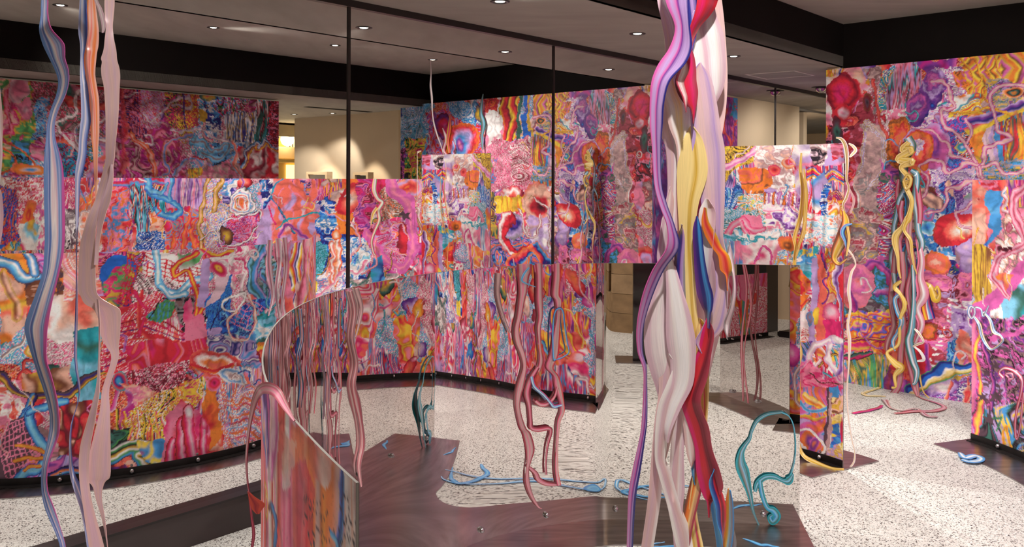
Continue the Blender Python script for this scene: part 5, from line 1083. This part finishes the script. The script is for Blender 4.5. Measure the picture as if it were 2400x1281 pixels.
# --- the thick twisted bundle in front of the curved steel
ZR = 1.9
t = thing('ribbon_bundle', 'thick twisted bundle of pink, mauve, red and yellow ribbons hanging before the curved steel', 'ribbon', tuple(at(1612, -860, ZR)))
BUN = [
 ('jwZwjw', [(60, 1580, 1640), (140, 1572, 1660), (240, 1570, 1668), (340, 1572, 1660), (440, 1576, 1650), (540, 1574, 1640), (620, 1584, 1634)], .05),
 ('wjZjwj', [(500, 1566, 1640), (580, 1560, 1660), (660, 1556, 1672), (760, 1556, 1672), (850, 1566, 1654), (930, 1572, 1640), (1010, 1584, 1632)], .055),
 ('ZwjwZ', [(-60, 1566, 1672), (60, 1572, 1684), (180, 1580, 1690), (280, 1590, 1684), (360, 1606, 1668)], .045),
 ('jZjwjZj', [(-40, 1540, 1562), (0, 1543, 1565), (50, 1556, 1590), (110, 1566, 1596), (190, 1562, 1606), (250, 1562, 1608), (300, 1556, 1610), (350, 1570, 1602), (430, 1572, 1594), (520, 1568, 1590)], .02),
 ('PuPvun', [(-60, 1560, 1614), (0, 1562, 1614), (60, 1585, 1616), (110, 1572, 1620), (150, 1545, 1606), (190, 1530, 1570), (240, 1526, 1556), (290, 1526, 1553), (340, 1530, 1550), (430, 1534, 1552), (480, 1545, 1565), (530, 1562, 1583), (580, 1560, 1594),
    (630, 1528, 1560), (690, 1504, 1533), (760, 1491, 1511), (820, 1493, 1507), (860, 1506, 1516), (900, 1508, 1517), (980, 1505, 1518), (1030, 1500, 1512), (1100, 1486, 1501), (1160, 1477, 1490), (1240, 1474, 1484), (1320, 1472, 1481)], -.035),
 ('jwjxwj', [(-50, 1640, 1668), (30, 1636, 1670), (80, 1620, 1684), (130, 1632, 1690), (170, 1636, 1692), (210, 1648, 1688), (250, 1655, 1672)], .015),
 ('jwxwj', [(60, 1612, 1640), (110, 1616, 1652), (160, 1622, 1658), (210, 1628, 1664), (260, 1636, 1668), (320, 1640, 1664)], .0),
 ('rhrRr', [(-50, 1640, 1680), (0, 1638, 1678), (30, 1632, 1664), (60, 1620, 1640), (85, 1612, 1628)], -.02),
 ('nbnun', [(-50, 1598, 1628), (0, 1602, 1630), (40, 1608, 1632), (80, 1610, 1630), (115, 1604, 1622), (150, 1598, 1616)], -.01),
 ('qRrhR', [(130, 1600, 1622), (160, 1598, 1626), (190, 1590, 1626), (215, 1594, 1630), (240, 1606, 1630), (256, 1620, 1629)], -.02),
 ('RwSR', [(165, 1594, 1616), (190, 1586, 1606), (210, 1592, 1610), (230, 1600, 1614)], -.028),
 ('SwfwxS', [(180, 1555, 1590), (220, 1556, 1612), (250, 1566, 1626), (300, 1576, 1622), (340, 1588, 1612), (400, 1592, 1606)], .01),
 ('ujZjjuj', [(180, 1622, 1660), (240, 1626, 1672), (300, 1630, 1680), (350, 1634, 1688), (400, 1642, 1690), (450, 1650, 1690), (520, 1658, 1690), (560, 1665, 1690), (620, 1680, 1704), (680, 1682, 1704), (730, 1668, 1700), (770, 1650, 1690), (800, 1634, 1664)], -.012),
 ('fffYff', [(330, 1606, 1640), (380, 1600, 1648), (420, 1598, 1646), (480, 1597, 1630), (560, 1600, 1624), (640, 1605, 1626), (720, 1608, 1630), (790, 1612, 1638), (850, 1612, 1640), (880, 1618, 1632)], .0),
 ('oYzRm', [(350, 1622, 1648), (420, 1622, 1648), (480, 1618, 1644), (540, 1616, 1640), (590, 1618, 1636)], .008),
 ('jwjZ', [(470, 1562, 1578), (540, 1550, 1572), (600, 1542, 1568), (650, 1548, 1578), (700, 1530, 1588), (760, 1521, 1592), (820, 1524, 1602), (870, 1536, 1604), (920, 1550, 1602), (960, 1552, 1586), (1010, 1546, 1572), (1060, 1540, 1560)], .004),
 ('innvue', [(560, 1588, 1608), (620, 1582, 1604), (680, 1582, 1604), (740, 1588, 1608), (790, 1594, 1610), (830, 1600, 1608)], -.006),
 ('vnnBn', [(540, 1628, 1642), (600, 1632, 1648), (650, 1636, 1656), (690, 1642, 1666), (720, 1652, 1666), (734, 1657, 1663)], -.02),
 ('wxwj', [(500, 1646, 1672), (560, 1648, 1668), (620, 1650, 1664), (665, 1655, 1660)], -.016),
 ('ocroY', [(520, 1648, 1660), (550, 1656, 1676), (580, 1672, 1690), (600, 1686, 1706), (630, 1690, 1713), (646, 1700, 1708)], -.022),
 ('ewxje', [(600, 1702, 1718), (640, 1714, 1723), (680, 1716, 1726), (720, 1708, 1722), (760, 1696, 1712)], -.005),
 ('jwxwj', [(620, 1562, 1580), (680, 1566, 1596), (740, 1568, 1612), (800, 1572, 1622), (850, 1580, 1622), (900, 1578, 1616), (950, 1564, 1592), (1000, 1556, 1572)], -.016),
 ('hrrqR', [(780, 1650, 1670), (830, 1640, 1662), (880, 1618, 1652), (930, 1604, 1636), (960, 1608, 1640), (1000, 1622, 1655), (1050, 1636, 1664), (1100, 1640, 1680), (1140, 1648, 1688), (1165, 1654, 1676), (1178, 1660, 1666)], -.02),
 ('fYfhYf', [(780, 1626, 1660), (850, 1626, 1656), (920, 1640, 1658), (1000, 1640, 1654), (1060, 1630, 1645), (1120, 1624, 1640), (1200, 1615, 1632), (1281, 1622, 1646), (1330, 1630, 1652)], .006),
 ('Baunq', [(1050, 1620, 1630), (1100, 1622, 1634)], .0),
 ('Bnrqr', [(1130, 1662, 1682), (1180, 1676, 1698), (1220, 1680, 1700), (1250, 1688, 1698)], -.024),
 ('Baue', [(1140, 1664, 1684), (1200, 1672, 1700), (1260, 1684, 1720), (1320, 1690, 1716)], .01),
 ('oYaeB', [(1180, 1706, 1716), (1240, 1704, 1716), (1300, 1698, 1708)], .004),
 ('ZjZw', [(860, 1552, 1582), (920, 1550, 1572), (980, 1540, 1562), (1040, 1534, 1560), (1100, 1528, 1552), (1180, 1520, 1545), (1281, 1505, 1530), (1330, 1500, 1524)], -.006),
 ('wjZw', [(900, 1566, 1590), (960, 1544, 1572), (1060, 1536, 1556), (1110, 1546, 1570), (1180, 1566, 1590), (1240, 1580, 1612), (1281, 1590, 1620), (1330, 1600, 1626)], -.012),
 ('wxj', [(960, 1572, 1590), (1020, 1574, 1592), (1080, 1572, 1594), (1120, 1572, 1582), (1132, 1574, 1578)], .012),
 ('jZwj', [(900, 1596, 1612), (980, 1592, 1606), (1060, 1586, 1600), (1140, 1578, 1600), (1200, 1580, 1596), (1281, 1586, 1602), (1330, 1588, 1604)], .002),
 ('zofR', [(1040, 1640, 1652), (1100, 1632, 1648), (1160, 1618, 1636), (1220, 1606, 1622), (1281, 1596, 1612)], -.004),
 ('ZwZj', [(880, 1584, 1604), (940, 1596, 1616), (1000, 1606, 1622), (1060, 1612, 1630)], -.008),
]
for i, (c, rw, dz) in enumerate([b for b in BUN if b[1]]):
    if rw[0][0] < 0: rw = [(-860, 1608 + i * 2, 1614 + i * 2), (-700, 1600, 1624), (-400, rw[0][1] * .5 + 800, rw[0][2] * .5 + 810)] + rw
    if 'Pvun' not in c: rw = [(y_, (l_ + r_) / 2 - (r_ - l_) * .66, (l_ + r_) / 2 + (r_ - l_) * .66) for y_, l_, r_ in rw]
    if rw[0][0] > -100: rw = [(rw[0][0] - 34, (rw[0][1] + rw[0][2]) / 2 - 1, (rw[0][1] + rw[0][2]) / 2 + 1)] + rw
    if rw[-1][0] < 1270: rw = rw + [(rw[-1][0] + 34, (rw[-1][1] + rw[-1][2]) / 2 - 1, (rw[-1][1] + rw[-1][2]) / 2 + 1)]
    rows('ribbon', rw, ZR + dz * 1.3, c, t, .012, i * 1.3, 5, -.10 if i % 2 else .06)

# --- strips hanging over the top edge of the curved steel, in front of it
t = thing('draped_ribbon', 'dusty pink cut strips looping down the curved steel, with a crimson pointed tip', 'ribbon', tuple(at(1240, 617, 3.75)))
rows('strip', [(618, 1211, 1248), (635, 1212, 1247), (650, 1213, 1241), (680, 1216, 1237), (700, 1216, 1232), (740, 1212, 1224), (770, 1206, 1218), (800, 1208, 1222), (830, 1220, 1232), (860, 1226, 1235), (900, 1213, 1230), (930, 1208, 1222), (960, 1209, 1221),
    (1000, 1217, 1233), (1015, 1224, 1245), (1050, 1232, 1254), (1080, 1235, 1246), (1100, 1233, 1241), (1130, 1232, 1243), (1160, 1242, 1251), (1185, 1258, 1264), (1192, 1269, 1271)], front_z, 'RdSpSdR', t, .004)
rows('strip', [(617, 1254, 1272), (650, 1258, 1272), (700, 1258, 1273), (740, 1262, 1273), (770, 1259, 1268), (810, 1263, 1269), (845, 1264, 1274), (870, 1256, 1268)], front_z, 'RpSdR', t, .004, 1)
rows('strip', [(617, 1298, 1316), (650, 1298, 1315), (690, 1295, 1312), (705, 1302, 1318), (740, 1305, 1314), (780, 1298, 1313), (830, 1288, 1310), (860, 1280, 1298), (880, 1297, 1310), (905, 1300, 1318), (940, 1312, 1323), (965, 1313, 1324), (990, 1306, 1314),
    (1040, 1304, 1309), (1080, 1301, 1308), (1110, 1302, 1310), (1137, 1306, 1316)], front_z, 'RpSdSr', t, .004, 2)
path('strip', [(1262, 860), (1245, 890), (1237, 920), (1242, 950), (1245, 985), (1247, 1002), (1262, 1006), (1286, 1003), (1292, 1012), (1284, 1045), (1280, 1085), (1281, 1112)], [8, 14, 16, 8, 9, 12, 11, 9, 6, 5, 6], front_z, 'qRpdR', t)
path('strip', [(1239, 1093), (1256, 1108), (1264, 1124), (1284, 1134), (1314, 1136)], [6, 10, 12, 9, 4], front_z, 'RdpSR', t)
path('strip', [(1256, 940), (1268, 948), (1284, 946), (1300, 930), (1308, 905)], [8, 10, 7, 5], front_z, 'RpSR', t)
path('thread', [(1243, 624), (1230, 640), (1224, 656), (1234, 664), (1256, 672)], [3, 5, 5, 3, 1.5], lambda x, y: front_z(x, y, .03), 'aBa', t)
path('thread', [(1318, 838), (1304, 842), (1298, 838), (1296, 780), (1300, 735), (1310, 722), (1320, 728), (1324, 760), (1330, 800), (1334, 825), (1318, 838)], [3, 4, 4, 4, 4, 3, 2.5], lambda x, y: front_z(x, y, .03), 'nBaB', t)
path('strip', [(1247, 882), (1254, 905), (1276, 925), (1292, 944), (1300, 952), (1318, 948)], [8, 7, 6, 8, 5], lambda x, y: front_z(x, y, .03), 'hBawB', t)
path('strip', [(1170, 640), (1168, 690), (1180, 740), (1196, 780)], [14, 10, 7, 5], front_z, 'DdSD', t)
t = thing('draped_ribbon', 'long brown-pink drip hanging down the left part of the curved steel', 'ribbon', tuple(at(822, 676, 3.0)))
path('strip', [(822, 682), (832, 730), (826, 790), (836, 850), (829, 900), (836, 940), (846, 990), (850, 1040), (842, 1090), (848, 1140)], [10, 10, 8, 10, 12, 20, 12, 14, 10, 3], front_z, 'DRdSRD', t, .004)
path('strip', [(836, 676), (848, 720), (842, 760), (834, 790)], [12, 9, 6, 3], front_z, 'DdSD', t)
for i, (x0, c) in enumerate(((676, 'DRdD'), (706, 'kBDd'), (736, 'RdwR'), (768, 'DeuD'))):
    t = thing('draped_ribbon', ['thin brown drip nearest the left bend of the curved steel', 'thin blue-black drip on the left bend of the curved steel', 'thin rose drip in the middle of the steel bend', 'thin grey drip right of the rose one on the steel bend'][i], 'ribbon', tuple(at(x0, 740 - i * 16, 2.6 + i * .12)))
    path('strip', [(x0, 738 - i * 14), (x0 + 5, 790), (x0 - 4, 840), (x0 + 4, 900), (x0, 940 + i * 14)], [4, 3.5, 3, 4, 1.5], front_z, c, t, .003)

# --- loop over the near arm of the curved partition
t = thing('draped_ribbon', 'glossy rose ribbon looped over the near end of the curved partition', 'ribbon', tuple(at(612, 910, 1.55)))
arm = lambda x, y: 1.46 - (x - 600) * .0027
path('strip', [(690, 985), (668, 950), (650, 920), (632, 909), (612, 912), (598, 935), (588, 975), (581, 1025), (577, 1080), (580, 1130), (584, 1153)], [5, 14, 20, 23, 23, 18, 12, 8, 6, 4, 3], arm, 'RpSpRdR', t, .006)
rows('flag', [(1150, 581, 584), (1163, 584, 598), (1180, 587, 622), (1192, 592, 616), (1203, 602, 609)], 1.56, 'cRcc', t, .0)
path('tail', [(584, 1158), (590, 1210), (595, 1250), (591, 1285), (586, 1330)], [4, 5, 7, 6, 4], 1.57, 'RpR', t)
# --- teal cut-out at the right end of the steel
t = thing('draped_ribbon', 'teal squiggle cut-out standing against the right end of the curved steel', 'ribbon', tuple(at(1785, 1244, 3.8)))
fz = lambda x, y: front_z(x, y, .014)
path('strip', [(1833, 966), (1800, 971), (1776, 986), (1763, 1010), (1758, 1028), (1746, 1045), (1738, 1062), (1737, 1085), (1743, 1105), (1751, 1132), (1759, 1162), (1767, 1200), (1785, 1243)], [4, 6, 7, 6, 7, 10, 15, 24, 28, 20, 12, 5, 3], fz, 'tGaeGt', t)
path('strip', [(1770, 1152), (1777, 1132), (1794, 1118), (1815, 1117), (1836, 1126), (1849, 1126), (1860, 1110)], [7, 13, 13, 12, 9, 20, 4], fz, 'tGaGt', t)
path('strip', [(1782, 1124), (1788, 1160), (1799, 1188), (1814, 1196), (1822, 1210), (1812, 1222), (1805, 1212), (1812, 1206)], [9, 11, 11, 16, 18, 16, 11, 8], fz, 'tGaBt', t)
path('strip', [(1833, 966), (1851, 976), (1862, 1002), (1866, 1050), (1861, 1090), (1849, 1126)], [3, 2.5, 2.2, 2.2, 2.2, 4], fz, 'tat', t)

# --- ribbons on the head-high panel
pz = panel_z
t = thing('draped_ribbon', 'long yellow double ribbon trailing down the left of the head-high panel to its foot', 'ribbon', tuple(at(1880, 360, 4.7)))
path('strip', [(1879, 358), (1877, 400), (1883, 450), (1876, 510), (1863, 555), (1866, 580), (1863, 620), (1869, 680), (1867, 740), (1873, 800), (1876, 830), (1869, 870), (1873, 910), (1868, 960), (1869, 1020), (1882, 1064), (1912, 1083), (1950, 1097), (1979, 1099)],
    [4, 8, 10, 10, 9, 8, 9, 9, 9, 8, 11, 8, 9, 8, 8, 9, 10, 7, 5], lambda x, y: pz(x, y, .03 if y < 1000 else .09), 'YffyYf', t, .003)
path('strip', [(1885, 395), (1890, 450), (1888, 500), (1885, 535), (1874, 572), (1867, 600)], [3, 8, 9, 8, 7, 5], lambda x, y: pz(x, y, .05), 'YfYfY', t, .003)
path('strip', [(1888, 520), (1884, 550), (1872, 580)], [5, 7, 3], lambda x, y: pz(x, y, .06), 'YfYf', t)
t = thing('draped_ribbon', 'plump yellow and pale blue cut-out curling round the right edge of the head-high panel', 'ribbon', tuple(at(1975, 500, 4.6)))
path('strip', [(1978, 494), (1984, 520), (1976, 555), (1962, 585), (1956, 606), (1968, 618), (1986, 606)], [8, 22, 30, 24, 14, 9, 4], lambda x, y: pz(x, y, .05), 'zfYyfoz', t, .004)
path('inset', [(1998, 524), (1982, 530), (1975, 545), (1982, 566), (1986, 590)], [4, 9, 11, 7, 3], lambda x, y: pz(x, y, .065), 'nBaBu', t)
path('tail', [(1986, 530), (1990, 560), (1984, 600)], [6, 8, 4], lambda x, y: pz(x, y, .07), 'fYfz', t)
t = thing('draped_ribbon', 'white and crimson striped ribbon curling over the top right corner of the head-high panel', 'ribbon', tuple(at(1978, 336, 4.6)))
path('strip', [(1960, 322), (1974, 327), (1983, 345), (1986, 380), (1985, 420), (1990, 440), (1985, 462), (1977, 480), (1982, 500)], [3, 8, 10, 8, 5, 5, 7, 5, 3], lambda x, y: pz(x, y, .05), 'wRfkfw', t, .003)
path('curl', [(1990, 336), (2000, 342), (2006, 352), (1998, 362), (1992, 368)], [3, 7, 8, 7, 3], lambda x, y: pz(x, y, -.02), 'xfw', t)
path('curl', [(1991, 440), (2002, 470), (1994, 500)], [3, 6, 3], lambda x, y: pz(x, y, -.02), 'SdS', t)
t = thing('draped_ribbon', 'thin pale strip hanging behind the right edge of the head-high panel to the floor', 'ribbon', tuple(at(1996, 590, 4.62)))
path('strip', [(1988, 584), (2000, 600), (2006, 620), (1996, 640), (1990, 680), (1994, 720), (1988, 760), (1992, 800), (1990, 860), (1986, 920), (1990, 980), (1998, 1030), (2004, 1058), (2002, 1082), (1990, 1098)], [5, 4, 3, 6, 8, 5, 6, 8, 4, 5, 4, 4, 3, 4, 3], 4.60, 'wxfw', t, .003)

# --- the cluster on the right-hand collage wall
t = thing('ribbon_bundle', 'cascade of yellow, pale blue and rose ribbons against the tall collage wall', 'ribbon', tuple(at(2131, 322, 6.2)))
def wz(o): return lambda x, y: wall_z(x, y, o)
CAS = [
 ([(2128, 322), (2138, 345), (2122, 372), (2118, 400), (2122, 440), (2108, 470), (2104, 500), (2096, 535), (2099, 570), (2090, 600), (2096, 640), (2100, 680)], [16, 16, 14, 16, 12, 10, 12, 10, 12, 10, 10, 5], 'GeaxaeG', .05),
 ([(2136, 398), (2150, 414), (2145, 470), (2150, 505), (2153, 540), (2162, 570), (2156, 605), (2150, 650)], [8, 12, 10, 10, 12, 12, 9, 5], 'GaxaeG', .07),
 ([(2120, 440), (2130, 470), (2126, 520), (2132, 560), (2120, 600), (2124, 660), (2118, 700)], [10, 12, 9, 10, 13, 10, 6], 'eaeGB', .04),
 ([(2131, 333), (2118, 350), (2137, 352), (2106, 373), (2140, 379), (2113, 392), (2135, 420), (2122, 430), (2128, 446), (2138, 470), (2133, 500), (2128, 514), (2116, 532), (2101, 550), (2099, 570), (2105, 600), (2107, 630), (2112, 652)], [8, 14, 14, 13, 13, 10, 9, 9, 9, 8, 9, 12, 8, 12, 11, 6, 5, 3], 'YfyfYf', .10),
 ([(2128, 514), (2120, 538), (2135, 562), (2138, 590), (2143, 620), (2150, 642)], [9, 6, 7, 6, 4, 2], 'YfyYf', .11),
 ([(2118, 424), (2124, 440), (2132, 436), (2136, 420), (2128, 410), (2118, 424)], [5, 6, 5, 5, 5], 'YfY', .115),
 ([(2150, 408), (2153, 450), (2158, 490), (2156, 525), (2148, 560)], [8, 11, 11, 8, 4], 'RpSpR', .06), ([(2107, 420), (2104, 450), (2106, 480), (2112, 520)], [6, 9, 8, 4], 'RSpR', .05),
 ([(2116, 470), (2112, 500), (2118, 540), (2110, 570), (2120, 620)], [7, 9, 7, 6, 4], 'RpjR', .06),
 ([(2136, 480), (2130, 560), (2141, 620), (2130, 680), (2137, 740), (2130, 785), (2128, 825), (2138, 870), (2146, 905), (2152, 928)], [8, 11, 11, 12, 13, 11, 12, 12, 13, 5], 'RSDpSR', .09),
 ([(2152, 560), (2160, 610), (2156, 650), (2164, 690), (2150, 722), (2160, 760), (2146, 802)], [8, 12, 15, 22, 14, 14, 8], 'pjxSRp', .08),
 ([(2102, 560), (2096, 640), (2090, 700), (2096, 760), (2082, 800), (2078, 826)], [8, 11, 12, 11, 12, 4], 'RDSdR', .05),
 ([(2114, 590), (2118, 650), (2112, 700), (2118, 760), (2112, 830), (2108, 895), (2094, 922), (2074, 932)], [9, 11, 13, 12, 12, 12, 11, 9], 'RSpSR', .07),
 ([(2108, 690), (2098, 702), (2104, 730), (2114, 752), (2106, 778), (2094, 800), (2099, 822)], [6, 7, 8, 10, 8, 8, 3], 'aexaB', .115),
 ([(2141, 620), (2143, 700), (2138, 770), (2132, 800), (2141, 845), (2150, 870), (2146, 895), (2139, 900)], [8, 9, 12, 15, 13, 10, 7, 3], 'GaexaG', .11),
 ([(2113, 658), (2098, 672), (2112, 690), (2122, 715), (2110, 750), (2107, 805), (2080, 826), (2098, 850), (2112, 862), (2098, 880), (2100, 905), (2090, 908)], [6, 9, 7, 10, 6, 5, 5, 12, 14, 7, 5, 4], 'YfyfY', .12),
 ([(2144, 770), (2154, 780), (2165, 800), (2152, 806), (2140, 812)], [3, 5, 4, 5, 3], 'xYw', .12), ([(2144, 812), (2158, 824), (2166, 842), (2150, 846)], [3, 5, 6, 3], 'wxw', .12),
 ([(2166, 660), (2182, 672), (2194, 700), (2203, 690), (2198, 672), (2192, 680)], [3, 9, 15, 7, 5, 4], 'YfyY', .04), ([(2178, 680), (2172, 710), (2180, 748)], [8, 16, 20], 'nhBwryo', .03),
 ([(2148, 845), (2156, 880), (2164, 915), (2178, 932)], [3, 3, 2, 2], 'YfY', .06),
]
for i, (q, w_, c, o_) in enumerate(CAS): path('ribbon', q, [x_ * 1.3 for x_ in w_], wz(o_), c, t, .004, i * .7)
def fl(*px): return [tuple(lev(x, y, .005)[:2]) for x, y in px]
def floor_thing(label, loc): return thing('floor_ribbon', label, 'ribbon', (float(loc[0]), float(loc[1]), 0))
p = fl((2148, 924), (2162, 933), (2212, 951), (2196, 962), (2140, 964), (2098, 969)); t = floor_thing('rose ribbon end folded on the floor below the cascade of ribbons', p[2]); onfloor('strip', p, [.02, .016, .04, .05, .02], 'RpSR', t)
p = fl((2074, 936), (2086, 954), (2112, 962), (2150, 958), (2172, 974), (2198, 977)); t = floor_thing('brown and white ribbon curling on the floor below the cascade', p[2]); onfloor('strip', p, [.05, .02, .015, .02, .045, .03], 'DwRS', t)
p = fl((2000, 968), (2030, 963), (2058, 956), (2068, 950)); t = floor_thing('small crimson wavy strip lying on the floor left of the cascade', p[1]); onfloor('strip', p, [.03, .035, .02], 'mhR', t)
p = fl((2076, 928), (2036, 927), (2024, 921), (2050, 912), (2064, 905), (2054, 897)); t = floor_thing('pale yellow loop of ribbon lying by the foot of the tall collage wall', p[1]); onfloor('strip', p, [.02, .03, .03, .02], 'fYxf', t)
# --- small cut-outs on the partition at the right edge, and a puddle shape on its plate
t = thing('draped_ribbon', 'white and blue looping cut-out on the front edge of the eye-high partition', 'ribbon', tuple(at(2285, 720, 4.95)))
path('strip', [(2286, 724), (2276, 718), (2271, 732), (2278, 745), (2285, 735), (2286, 720), (2300, 724), (2306, 740), (2318, 716)], [5, 6, 6, 5, 5, 5, 4, 6, 3], lambda x, y: arc_z(x, y, .03), 'eaxwB', t)
path('strip', [(2284, 742), (2296, 760), (2302, 785), (2312, 806), (2326, 818), (2350, 800), (2346, 786), (2330, 776), (2322, 750), (2306, 730)], [5, 8, 8, 7, 5, 6, 5, 9, 7, 4], lambda x, y: arc_z(x, y, .03), 'fxeaxB', t)
t = thing('draped_ribbon', 'rose outlined cut-out hanging low on the eye-high partition at the right edge', 'ribbon', tuple(at(2368, 866, 4.8)))
path('strip', [(2352, 884), (2343, 872), (2356, 862), (2380, 870), (2396, 890), (2394, 920), (2384, 960), (2380, 1000), (2384, 1028), (2392, 1000), (2396, 960), (2400, 920)], [8, 7, 8, 9, 8, 7, 6, 5, 6, 5, 5, 6], lambda x, y: arc_z(x, y, .025), 'RpwpR', t)
path('inset', [(2364, 884), (2358, 876), (2372, 874), (2376, 886), (2364, 888)], [4, 5, 5, 4], lambda x, y: arc_z(x, y, .03), 'Rjp', t)
p = [tuple(lev(x, y, .01)[:2]) for x, y in ((2250, 1060), (2262, 1072), (2288, 1068), (2300, 1076), (2280, 1082), (2254, 1077))]
t = thing('floor_ribbon', 'pale blue puddle-shaped cut-out on the steel plate at the right', 'ribbon', (float(p[2][0]), float(p[2][1]), .006)); onfloor('strip', p, [.02, .05, .05, .04, .05, .03], 'BaxaB', t, .009)
# --- blue cut-outs lying on the floor before the curved steel (mostly seen mirrored)
t = thing('floor_ribbon', 'long thin blue looping cut-out on the floor, mirrored in the middle of the curved steel', 'ribbon', (.6, 3.5, 0))
onfloor('strip', [(.77, 3.63), (.698, 3.52), (.616, 3.44), (.565, 3.36), (.545, 3.40), (.540, 3.50), (.60, 3.60), (.66, 3.63)], [.008, .012, .014, .016, .014, .012, .01, .006], 'BaxaB', t)
t = thing('floor_ribbon', 'blue hooked cut-out on the floor behind the twisted ribbon bundle', 'ribbon', (.7, 3.5, 0))
onfloor('strip', [(.84, 3.405), (.781, 3.412), (.695, 3.417), (.622, 3.457), (.556, 3.53), (.60, 3.57), (.667, 3.585), (.80, 3.586)], [.01, .016, .016, .02, .026, .022, .016, .008], 'BaB', t)
t = thing('floor_ribbon', 'small blue bird-shaped scrap on the floor at the right end of the curved steel', 'ribbon', (1.07, 3.62, 0))
onfloor('strip', [(1.005, 3.674), (1.06, 3.61), (1.10, 3.60), (1.14, 3.575)], [.006, .022, .018, .006], 'BaB', t)

# --- things known from the mirror wall
t = thing('hanging_ribbon', 'thin silvery strand hanging from the ceiling recess, seen in the mirror wall', 'ribbon', P3(5.83, 2.93, H_UP - .01))
refl_path('strip', [(1010, 141), (1011, 170), (1010, 200), (1013, 230), (1014, 262), (1018, 290), (1026, 318), (1034, 340), (1040, 362)], [2, 2.5, 5, 5, 3, 4, 4, 3, 2], None, 'ewSe', t, Zv=8.4)
path_specs = [((1056, 268), (1054, 300), (1050, 330), (1054, 358), 'ohY'), ((1038, 300), (1046, 325), (1040, 350), (1046, 362), 'pwR'), ((1062, 330), (1066, 345), (1062, 356), (1066, 366), 'RuB')]
for i, q in enumerate(path_specs):
    t = thing('wall_ribbon', ['orange flame-like ribbon on the tall collage wall under the silvery strand', 'rose ribbon left of the flame-like one, under the silvery strand', 'short violet ribbon right of the flame-like one on the collage wall'][i], 'ribbon', (*(curve_point_ := (WR0 + WRD * (2.4 + i * .1))), 1.9))
    refl_path('strip', q[:4], [3, 8, 7, 5], np.array([WR0, WR1]), q[4], t, .05)
t = thing('wall_ribbon', 'grey-green pointed ribbon on the upper edge of the tall collage wall, in the mirror', 'ribbon', (*(WR0 + WRD * 2.0), 2.3))
refl_path('strip', [(1133, 220), (1130, 240), (1128, 265), (1134, 290), (1130, 320), (1132, 350)], [2, 6, 8, 11, 7, 4], np.array([WR0, WR1]), 'GaeG', t, .05)
t = thing('draped_ribbon', 'lime and cream zigzag ribbon hanging on the eye-high partition, in the mirror', 'ribbon', (float(ARC[60][0]), float(ARC[60][1]), 1.5))
refl_path('strip', [(880, 419), (878, 445), (886, 465), (897, 474), (888, 492), (890, 515), (880, 540), (872, 565), (876, 590), (882, 600)], [14, 15, 12, 11, 10, 9, 8, 7, 6, 3], ARC, 'hgwjfh', t, .04, None, 4, True)
refl_path('tail', [(884, 486), (874, 502), (870, 528)], [8, 7, 2], ARC, 'fYS', t, .05, None, 4, True)
for i, q in enumerate(([(634, 562), (632, 620), (640, 690), (630, 740)], [(652, 558), (656, 610), (648, 680), (655, 745)], [(668, 556), (672, 620), (664, 690), (660, 730)])):
    t = thing('draped_ribbon', ['leftmost of three pale pink drips over the printed back of the curved partition', 'middle of three pale pink drips over the printed back of the curved partition', 'rightmost of three pale pink drips over the printed back of the curved partition'][i], 'ribbon', (float(FRONT[290 + i * 8][0]), float(FRONT[290 + i * 8][1]), 1.15))
    refl_path('strip', q, [12, 10, 8, 3], FRONT, ['jwpDj', 'wjpw', 'pwjRw'][i], t, .03, None, 4, False)

t = thing('draped_ribbon', 'thin rose strand hanging over the narrow mirror-polished panel, mirrored in the curved steel', 'ribbon', (1.13, 1.72, 1.05))
tn = (TWB - TWA) / np.linalg.norm(TWB - TWA); tv = np.array([-tn[1], tn[0]])
for k, (a0, ww) in enumerate(((.30, .012), (.34, .008))):
    L = []; R = []
    for z in np.linspace(1.06, .03, 30):
        q = TWA + tn * (a0 + .02 * math.sin(z * 9 + k)) + tv * (.03 + .012 * math.sin(z * 7)); wd = ww * (.5 + .6 * abs(math.sin(z * 5 + k)))
        L.append((*(q - tn * wd), z)); R.append((*(q + tn * wd), z))
    sheet('strip', L, R, 'RpSR', t, 0, 3)
